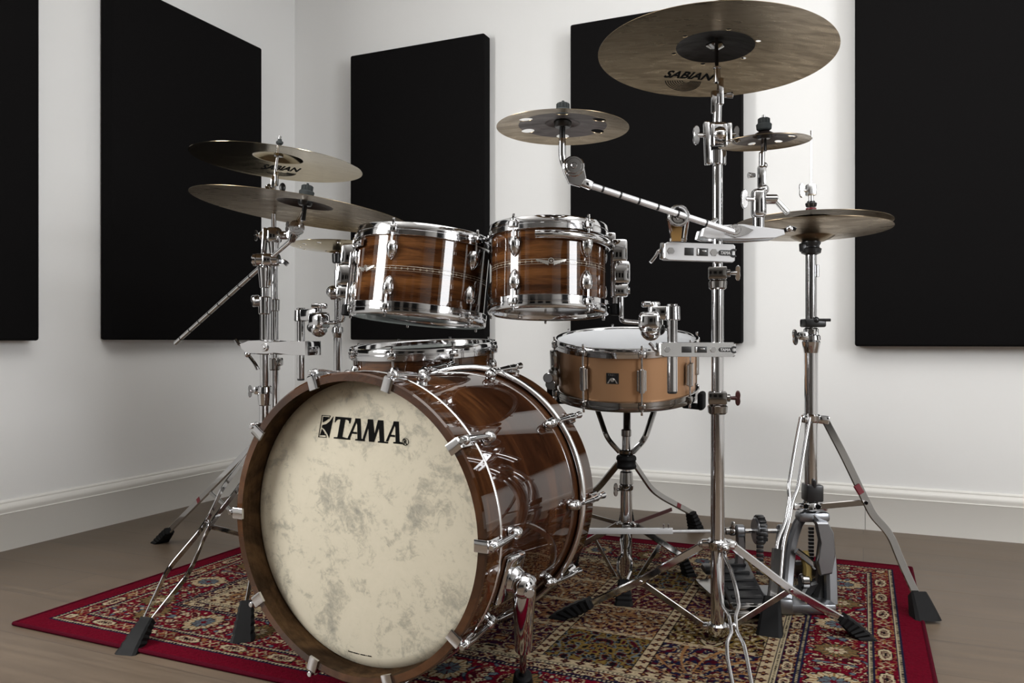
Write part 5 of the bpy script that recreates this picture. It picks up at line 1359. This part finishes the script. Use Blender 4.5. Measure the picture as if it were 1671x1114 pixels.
    obj('footboard', MB().strip([P(918, -2, .03), flo(1322, 936, .022), flo(1321, 918, .022)], .075, .008, (1, 0, 0)), 'plastic', t)
    obj('gold_felt', MB().strip([P(900, -12, -.02), P(925, -6, -.022), P(946, -7, -.02)], .020, .018, (1, 0, 0)), 'felt_gold', t)
    obj('toe_clamp', MB().strip([P(898, -24, -.03), P(910, -8, -.03), P(925, 8, -.028)], .014, .012, (0, 0, 1)).cyl(P(948, -18, -.02), P(948, -4, -.02), .018), 'nickel', t)
    # clutch
    k = thing('hi_hat_clutch', 'bright clutch with wing bolt on the rod above the hi-hat cymbals', 'hi-hat clutch', P(330))
    mb = MB().cyl(P(334), P(316), .006); mb.box(M.Translation(P(310)), .022, .020, .028, .004); obj('body', mb, 'bright', k)
    obj('wing_bolt', MB().wing(P(311, -5), (-1, -.2, 0), (-.3, 0, 1), .016), 'bright', k)
    obj('felt_nut', MB().cyl(P(338), P(331), .012, .0135, 20).cyl(P(331), P(328), .009), 'plastic', k); obj('red_washer', MB().cyl(P(342.5), P(339.5), .0120, seg=20), 'red', k)
hihat()
def pedals():
    d = 1.93; A_ = lambda x, y, dd=0: at(x, y, d + dd)
    t = thing('bass_drum_pedal', 'black slave pedal with chain cam, left of the hi-hat pedal', 'pedal', V((A_(1225, 900).x, d, RZ)))
    b0 = flo(1215, 1000, RZ); bp = MB().box(frame(b0 + V((.012, .10, .008)), UP, (1, .1, 0)), .135, .24, .014, .003); obj('base_plate', bp, 'nickel', t)
    fb = MB().box(frame(b0 + V((.002, .05, .052)), (0, -.30, 1), (1, 0, 0)), .088, .20, .010, .004)
    for k in range(5): fb.box(frame(b0 + V((.002, -.01 + k * .032, .040 + k * .0098)), (0, -.30, 1), (1, 0, 0)), .07, .012, .006, .002)
    obj('footboard', fb, 'plastic', t)
    hp = MB().box(frame(b0 + V((.002, -.03, .024)), UP, (1, 0, 0)), .088, .05, .020, .005); hp.box(M.Translation(b0 + V((.0, -.055, .012))), .12, .03, .024, .006); obj('heel_plate', hp, 'nickel', t)
    lp = MB().box(M.Translation(A_(1180, 928, .05)), .10, .05, .018, .006); obj('side_shelf', lp, 'plastic', t)
    ps = MB()
    for x in (1207, 1276): ps.strip(fillet([A_(x, 858, .02), A_(x + (2 if x < 1240 else -3), 890, .02), V((A_(x, 900).x, d + .02, RZ + .01))], .02), .022, .016, (1, 0, 0)); ps.cyl(A_(x - 7, 866, .02), A_(x + 7, 866, .02), .016, seg=20)
    obj('post', ps, 'cast', t)
    ax = MB().cyl(A_(1190, 866, .02), A_(1280, 866, .02), .0058, seg=12); obj('axle', ax, 'chrome', t)
    cm = MB().cyl(A_(1231, 866, .02), A_(1246, 866, .02), .033, seg=28, bev=.003); obj('cam', cm, 'cast', t)
    ch = MB()
    for k in range(11):
        a = R(160 - k * 17); p = A_(1240, 866, .02) + V((0, -math.cos(a) * -.0 - math.sin(a) * .0, 0)) + V((0, -math.cos(R(-20 + k * 17)) * 0, 0))
        th = R(200 - k * 18); p = A_(1240, 866, .02) + V((0, math.cos(th) * .036, math.sin(th) * .036 if True else 0)); ch.box(frame(p, (0, math.cos(th), math.sin(th)), (1, 0, 0)), .017, .0085, .006, .0015)
    for k in range(10):
        p = A_(1240, 866, -.016) + V((0, -.000, -.006 - k * .0105)); ch.box(frame(p, (0, -1, 0), (1, 0, 0)), .017, .0085, .006, .0015)
    obj('chain', ch, 'plastic', t)
    jt = MB().ball(A_(1195, 866, .02), .012); jt.cyl(A_(1183, 866, .02), A_(1203, 866, .02), .009); jt.box(M.Translation(A_(1196, 858, .015)), .010, .01, .022, .003); obj('universal_joint', jt, 'nickel', t)
    s = thing('drive_shaft', 'straight silver pedal drive shaft running from the bass drum past the snare stand', 'drive shaft', A_(1000, 866, .06))
    e0, e1 = A_(944, 866, .10), A_(1098, 866, .055)
    obj('outer_tube', MB().bar(e0, e1, .0135, .0135, UP, .0012), 'pale', s); obj('inner_rod', MB().cyl(A_(1095, 867, .055), A_(1186, 866, .022), .0042), 'pale', s)
    sc = MB()
    for x in (1083, 1091): sc.cyl(A_(x, 862, .057), A_(x, 855, .057), .0022)
    obj('set_screw', sc, 'chrome', s)
    # main pedal at the back of the bass drum (only its shaft end shows)
    bk = BMX @ V((0, 0, -BL)); bk.z = RZ; ax_ = -BN
    m = thing('bass_drum_pedal', 'main pedal clamped behind the bass drum at the far end of the drive shaft', 'pedal', bk + ax_ * .06)
    obj('base_plate', MB().box(frame(bk + ax_ * .16 + UP * .008, UP, ax_), .28, .11, .014, .003), 'nickel', m); obj('footboard', MB().box(frame(bk + ax_ * .17 + UP * .045, UP - ax_ * -.2, ax_), .22, .085, .010, .004), 'plastic', m)
    sd = UP.cross(ax_); ps = MB()
    for k in (-1, 1): ps.strip([bk + ax_ * .05 + sd * k * .05 + UP * .01, bk + ax_ * .05 + sd * k * .05 + UP * .16], .022, .016, ax_)
    ps.cyl(bk + ax_ * .05 - sd * .06 + UP * .15, bk + ax_ * .05 + sd * .06 + UP * .15, .006); obj('post', ps, 'cast', m)
pedals()
